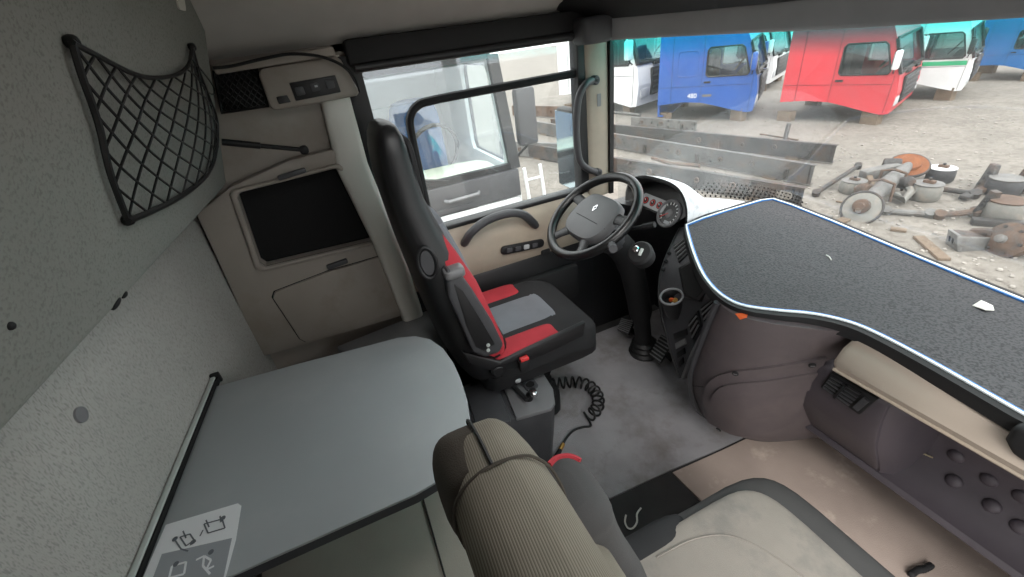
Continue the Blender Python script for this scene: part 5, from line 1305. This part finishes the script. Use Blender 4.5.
# ---------------- chassis rails lying in the yard
def chassis_rail(label, pr_bot, pl_top, h, mat, ext=0.0, holes=26, slot=False, fl=0.075):
    a = PX(*pr_bot, 2, GZ + 0.03); lft = PX(*pl_top, 2, GZ + 0.03 + h); b = V((lft.x, lft.y, GZ + 0.03))
    d = (b - a).normalized(); b = b + d * ext; L = (b - a).length
    nrm = V((-d.y, d.x, 0))
    if nrm.dot(CAM - a) < 0: nrm = -nrm         # web faces the cab
    t = thing('chassis_rail', label, 'chassis rail', (a.x, a.y, GZ), group=None)
    M = Matrix(((d.x, 0, nrm.x, a.x), (d.y, 0, nrm.y, a.y), (0, 1, 0, a.z), (0, 0, 0, 1)))    # x along, y up, z towards us
    sec = [(0, 0), (0, h), (-fl, h), (-fl, h - 0.01), (-0.01, h - 0.01), (-0.01, 0.01), (-fl, 0.01), (-fl, 0)]
    web = MB().loft([[V((x, y, z)) for z, y in sec] for x in (0, L)], m=M).build('channel', mat, t)
    hb = MB()
    for k in range(holes):
        x = 0.05 + (L - 0.1) * (random.random() ** 1.15); y = random.choice((0.18, 0.30, 0.5, 0.7, 0.84)) * h; r = random.choice((0.012, 0.016, 0.022))
        hb.prism(circle(r, 8, x, y), 0.002, M, 0.0005)
    for k in range(9): hb.prism(circle(0.010, 8, 0.045, h * (0.08 + 0.105 * k)), 0.002, M, 0.0005)
    o = hb.build('bolt_holes', 'void_black', web); o['kind'] = 'stuff'
    if slot: MB().prism(rrect(0.20, h * 0.42, h * 0.2, cx=0.22, cy=h * 0.5), 0.002, M, 0.0006).build('slot', 'gravel', web)
    for x, y, r in ((0.9, 0.55, 0.045), (1.45, 0.5, 0.04), (2.3, 0.5, 0.05)):
        if x < L: MB().ring(circle(r, 14, x, y * h), circle(r * 0.6, 14, x, y * h), 0.02, M).build('collar', 'steel_rust', web)
    for x in (0.35, 1.9, 3.1):
        if x < L: MB().box((x, h * 0.35, 0.02), (0.05, h * 0.5, 0.03), M).build('bracket', 'steel_dark', web)
    MB().box((0.6, 0.0, -0.05), (0.2, 0.06, 0.1), M).build('foot_block', 'wood_weathered', t)
    MB().box((L - 0.4, 0.0, -0.05), (0.2, 0.06, 0.1), M).build('foot_block', 'wood_weathered', t)
    return t, M, L
chassis_rail('rusty steel chassis rail farthest from the cab in the stack', (832, 163), (626, 126), 0.27, 'steel_dark', 2.5)
chassis_rail('pale-topped chassis rail in the middle of the stack', (810, 185), (614, 134), 0.28, 'steel_mid', 3.0)
chassis_rail('dark perforated chassis rail nearest the windscreen with a slotted end', (800, 208), (614, 158), 0.26, 'steel_dark', 2.5, holes=60, slot=True)
chassis_rail('short grey beam lying beyond the chassis rails', (696, 131), (631, 117), 0.20, 'steel_pale', 0.0, holes=10)
def stick(name, label, cat, pts, r, mat, seg=8, zo=0.0):
    P = [PX(a, b, 2, GZ + zo + (z if z is not None else r)) for a, b, z in pts]
    return tag(MB().tube(P, r, seg).build(name, mat), label, cat)
stick('rusty_rod', 'orange-brown rusty rod lying between the chassis rails', 'rod', ((652, 158, .12), (668, 163, .12), (700, 166, .12)), 0.03, 'steel_rust')
stick('steel_post', 'short dark steel post standing behind the rails', 'post', ((784, 143, 0.0), (789, 124, 0.30)), 0.04, 'steel_dark')
stick('thin_rod', 'thin rusty rod on the gravel behind the rails', 'rod', ((760, 134, .05), (798, 140, .05)), 0.016, 'steel_rust')
stick('pale_pipe', 'pale grey pipe lying at the left end of the chassis rails', 'pipe', ((612, 112, .05), (625, 113, .05), (640, 115, .05)), 0.035, 'steel_pale')
stick('cross_tube', 'dark cross tube lying between the middle and nearest rails', 'tube', ((690, 178, .10), (740, 186, .10), (800, 190, .12)), 0.05, 'steel_dark')
# more frames seen through the driver window
chassis_rail('rusty brown chassis frame rail beside the neighbouring cab', (575, 118), (525, 106), 0.30, 'steel_rust', 0.6, holes=12)
chassis_rail('pale chassis frame rail low behind the exterior mirror', (578, 160), (520, 142), 0.30, 'steel_pale', 0.6, holes=12)

# ---------------- axle parts on the gravel
def G(px, py, z=0.0): return PX(px, py, 2, GZ + z)
def air_spring(label, px, py, d, h, body, top, mat_top='steel_pale', bolt=True):
    c = G(px, py); t = thing('air_spring', label, 'air spring', c); r = d / 2; M = Matrix.Translation(c)
    MB().lathe([(r * 0.86, 0.0), (r * 0.98, h * 0.15), (r, h * 0.5), (r * 0.96, h * 0.85), (r * 0.86, h)], M, 22).build('bellow', body, t)
    MB().lathe([(r * 0.94, h * 0.97), (r * 0.96, h * 1.03), (r * 0.2, h * 1.05)], M, 22).build('top_plate', mat_top, t)
    if bolt:
        MB().box((0, 0, h * 1.12), (r * 0.7, r * 0.4, h * 0.18), M).build('bracket', 'steel_rust', t)
        MB().lathe([(0.018, h), (0.018, h * 1.35)], M, 8).build('stud', 'steel_dark', t)
    return t
air_spring('grey air spring left of the axle tube', 851, 192, 0.30, 0.16, 'bag_grey', 1)
air_spring('grey air spring with rusty bracket right of the axle tube', 923, 199, 0.31, 0.20, 'bag_grey', 1)
air_spring('black air spring with white top plate behind the axle', 938, 181, 0.30, 0.18, 'bag_black', 1, 'paint_white')
air_spring('black air spring in the right-hand parts heap', 1000, 194, 0.34, 0.20, 'bag_black', 1, bolt=False)
air_spring('pale grey air spring in front of the right-hand heap', 999, 219, 0.34, 0.22, 'bag_grey', 1, 'steel_rust', False)
ax_ = thing('axle', 'grey truck axle with rusty brake disc lying on the gravel', 'axle', G(880, 205))
A, B = G(863, 205, 0.16), G(908, 166, 0.20)
MB().tube([A, A.lerp(B, .2), A.lerp(B, .5), A.lerp(B, .8), B], [0.055, 0.085, 0.10, 0.085, 0.06], 14).build('axle_tube', 'steel_pale', ax_)
u = (B - A).normalized()
dk_ = MB().lathe([(0.21, -0.02), (0.21, 0.02), (0.13, 0.022), (0.12, 0.06), (0.05, 0.065)], nframe(B + u * 0.02, (u * 0.35 + V((0.25, -0.6, 0.62))).normalized()), 28).build('brake_disc', 'rust_orange', ax_)
MB().tube([nframe(B + u * 0.02, (u * 0.35 + V((0.25, -0.6, 0.62))).normalized()) @ V((0.215 * math.cos(a), 0.215 * math.sin(a), 0)) for a in [2 * math.pi * k / 28 for k in range(28)]], 0.02, 6, closed=True).build('disc_edge', 'steel_dark', dk_)
MB().lathe([(0.20, -0.03), (0.20, 0.0), (0.13, 0.02)], nframe(A - u * 0.02 + V((0, 0, -0.03)), (-u + V((0.0, -0.2, 0.9))).normalized()), 24).build('hub_plate', 'bag_grey', ax_)
MB().lathe([(0.085, -0.02), (0.085, 0.04), (0.05, 0.05), (0.045, 0.10)], nframe(A - u * 0.04, (-u + V((0.0, -0.1, 0.3))).normalized()), 14).build('hub', 'steel_rust', ax_)
MB().tube([A - u * 0.02, A - u * 0.14 + V((0, 0, -0.02))], 0.03, 10).build('stub_shaft', 'chrome', ax_)
MB().bar(G(862, 176, .16), G(898, 168, .20), 0.14, 0.14).build('spring_seat', 'steel_pale', ax_, bevel=0.02)
MB().tube([G(897, 195, .08), G(904, 200, .08), G(911, 192, .12), G(903, 180, .18)], 0.045, 8).build('brake_chamber', 'bag_grey', ax_)
MB().bar(G(872, 190, .06), G(868, 178, .16), 0.06, 0.10).build('spring_arm', 'wood_weathered', ax_)
cal = MB().box((0, 0, 0), (0.20, 0.16, 0.14), nframe(B - u * 0.10 + V((-0.14, -0.06, 0.02)), (0.2, -0.3, 0.9))).build('caliper', 'steel_dark', ax_, bevel=0.02)
MB().lathe([(0.06, -0.10), (0.075, -0.03), (0.075, 0.06), (0.05, 0.09)], nframe(A.lerp(B, .62) + V((0.16, -0.02, 0.0)), (0.8, -0.3, 0.3)), 16).build('air_chamber', 'steel_dark', ax_)
MB().lathe([(0.06, -0.10), (0.075, -0.03), (0.075, 0.06), (0.05, 0.09)], nframe(A.lerp(B, .30) + V((-0.18, 0.05, -0.02)), (0.8, -0.3, 0.3)), 16).build('air_chamber', 'steel_rust', ax_)
for t in (0.35, 0.62):
    q = A.lerp(B, t)
    MB().tube([q + V((-0.13, -0.04, -0.12)), q + V((-0.12, -0.04, 0.10)), q + V((0.0, -0.02, 0.135)), q + V((0.12, 0.02, 0.10)), q + V((0.13, 0.02, -0.12))], 0.018, 6).build('u_bolt', 'steel_rust', ax_)
MB().tube([nframe(A - u * 0.02 + V((0, 0, -0.03)), (-u + V((0.0, -0.2, 0.9))).normalized()) @ V((0.20 * math.cos(a), 0.20 * math.sin(a), 0)) for a in [2 * math.pi * k / 24 for k in range(24)]], 0.014, 6, closed=True).build('plate_edge', 'steel_dark', ax_)
def rod(name, label, a, b, r, mat, eyes=True):
    t = thing(name, label, 'rod', (a + b) / 2 - V((0, 0, r)))
    MB().tube([a, a.lerp(b, .5), b], r, 8).build('bar', mat, t)
    for q in (a, b): MB().lathe([(r * 1.6, -r * 1.1), (r * 1.6, r * 1.1)], nframe(q, (0.2, -0.4, 0.9)), 12).build('eye', mat, t)
    return t
rod('torque_rod', 'dark steel torque rod left of the axle', G(816, 193, .05), G(858, 166, .10), 0.03, 'steel_dark')
rod('torque_rod', 'steel torque rod in front of the axle hub', G(886, 211, .04), G(930, 214, .04), 0.034, 'steel_pale')
rod('torque_rod', 'brown steel link rod left of the right-hand heap', G(940, 215, .05), G(975, 212, .06), 0.034, 'steel_rust')
rod('torque_rod', 'dark bar between the axle and the right-hand heap', G(936, 188, .05), G(975, 194, .06), 0.034, 'steel_dark')
def hanger(label, p4, zz, th, mat):
    t = thing('spring_hanger', label, 'bracket', G(*p4[0]))
    P = [G(a, b, z) for (a, b), z in zip(p4, zz)]
    o = MB().slab(P, (0.03, 0.06, 0.0)).build('plate', mat, t, bevel=0.008)
    c = sum(P, V((0, 0, 0))) / len(P); n = (P[1] - P[0]).cross(P[2] - P[0]).normalized()
    if n.dot(CAM - c) < 0: n = -n
    for k in (-1, 0, 1): MB().prism(circle(0.022, 10), 0.004, nframe(P[0].lerp(P[2], 0.5 + 0.22 * k) + n * 0.002, n)).build('hole', 'void_black', o)
    return t
hanger('dark drilled hanger bracket at the top of the right-hand heap', [(972, 190), (990, 163), (996, 166), (985, 192)], (0.03, 0.30, 0.30, 0.03), .05, 'steel_dark')
hanger('dark drilled hanger plate beside the pale air spring', [(968, 217), (990, 190), (996, 193), (985, 214)], (0.02, 0.30, 0.30, 0.03), .05, 'steel_dark')
hanger('dark hanger bracket at the right edge of the yard', [(1010, 185), (1024, 168), (1030, 175), (1022, 195)], (0.03, 0.25, 0.25, 0.03), .05, 'steel_dark')
bx = thing('steel_bracket', 'grey slotted steel box bracket lying on the gravel', 'bracket', G(970, 247))
q0 = [G(a, b, z) for a, b, z in ((945, 243, 0.0), (957, 252, 0.0), (957, 235, 0.16), (948, 229, 0.16))]
MB().slab(q0, (0.03, 0.02, 0)).build('end_plate', 'steel_pale', bx, bevel=0.006)
MB().slab([G(957, 252, 0.0), G(997, 250, 0.0), G(999, 238, 0.12), G(957, 237, 0.16)], (0.0, 0.03, 0.0)).build('side_plate', 'steel_pale', bx, bevel=0.006)
MB().slab([G(948, 229, 0.14), G(990, 232, 0.12), G(998, 238, 0.10), G(957, 237, 0.14)], (0.0, 0.0, -0.02)).build('top_plate', 'steel_dark', bx, bevel=0.006)
nn_ = (q0[1] - q0[0]).cross(q0[3] - q0[0]).normalized()
if nn_.dot(CAM - q0[0]) < 0: nn_ = -nn_
for t in (0.35, 0.65):
    c = q0[0].lerp(q0[1], t).lerp(q0[3].lerp(q0[2], t), 0.5); MB().prism(rrect(0.02, 0.06, 0.01), 0.004, nframe(c + nn_ * 0.004, nn_)).build('slot', 'void_black', bx)
for lab, a, b, w, h, mt in (('long dark leaf spring arm across the right-hand heap', G(962, 200, .02), G(1012, 178, .05), 0.09, 0.05, 'steel_dark'), ('rusty flat bar behind the black air spring', G(985, 183, .02), G(1024, 186, .02), 0.08, 0.05, 'steel_rust'), ('short dark beam under the pale air spring', G(970, 224, .0), G(1022, 228, .0), 0.10, 0.07, 'steel_dark')):
    tag(MB().bar(a + V((0, 0, h / 2)), b + V((0, 0, h / 2)), w, h).build('steel_bar', mt, bevel=0.008), lab, 'steel bar')
hb_ = thing('wheel_hub', 'rusty wheel hub with pale stub shaft at the right-hand heap', 'hub', G(1010, 244))
H0 = G(1006, 240, 0.14)
hdn = V((-0.25, -0.85, 0.35)).normalized()
MB().lathe([(0.16, -0.10), (0.17, -0.04), (0.17, 0.0), (0.10, 0.03), (0.06, 0.05)], nframe(H0, hdn), 22).build('hub_body', 'steel_rust', hb_)
MB().lathe([(0.04, 0.03), (0.04, 0.10), (0.02, 0.11)], nframe(H0, hdn), 12).build('stub_shaft', 'steel_pale', hb_)
MB().tube([H0 - hdn * 0.05, H0 + V((0.5, 0.15, 0.02))], 0.09, 12).build('axle_tube', 'steel_dark', hb_)
for k in range(6):
    a = 2 * math.pi * k / 6; MB().lathe([(0.014, 0.0), (0.014, 0.03)], nframe(H0, hdn) @ Matrix.Translation((0.13 * math.cos(a), 0.13 * math.sin(a), 0)), 8).build('wheel_nut', 'steel_dark', hb_)
MB().tube([G(972, 232, .10), G(985, 232, .14), G(1000, 234, .16)], 0.04, 8).build('slack_arm', 'steel_dark', hb_)
def plank(label, a, b, w, h=0.03, mat='wood_weathered'):
    return tag(MB().bar(a + V((0, 0, h / 2)), b + V((0, 0, h / 2)), w, h).build('plank', mat, bevel=0.004), label, 'plank')
plank('weathered wooden plank on the gravel in front of the axle', G(918, 238), G(944, 261), 0.10)
plank('short piece of wood on the gravel below the axle', G(890, 230), G(906, 232), 0.07)
plank('small broken board beside the tray edge outside', G(838, 224), G(846, 220), 0.10)
plank('flat grey metal strip on the gravel near the tray corner', G(808, 213), G(832, 218), 0.06, 0.02, 'steel_pale')
plank('thin pale slat lying left of the axle hub', G(836, 202), G(850, 204), 0.03, 0.02)
# loose stones
st = MB(); rs = random.Random(3)
for k in range(700):
    px = rs.uniform(610, 1020); py = rs.uniform(100, 300); p = G(px, py)
    if (p - CAM).length > 16 or p.y < 1.8: continue
    r = rs.uniform(0.008, 0.026); st.sq(p + V((0, 0, r * 0.3)), r, r * rs.uniform(.6, 1.2), r * 0.6, 0.9, 0.9, 6, 4)
o = st.build('loose_stones', 'pebble'); o['kind'] = 'stuff'; o['label'] = 'loose pebbles scattered over the gravel yard'; o['category'] = 'stones'

# repeats of one kind carry one group phrase
for stem_, phrase in (('truck_cab', 'dismounted truck cabs standing in the yard'), ('chassis_rail', 'steel chassis rails lying in the yard'), ('air_spring', 'air springs among the axle parts'), ('torque_rod', 'rods among the axle parts'), ('plank', 'boards lying on the gravel'), ('spring_hanger', 'hanger brackets in the parts heap'), ('steel_bar', 'bars in the parts heap')):
    for o in bpy.data.objects:
        if o.parent is None and o.name.split('.')[0] == stem_: o['group'] = phrase
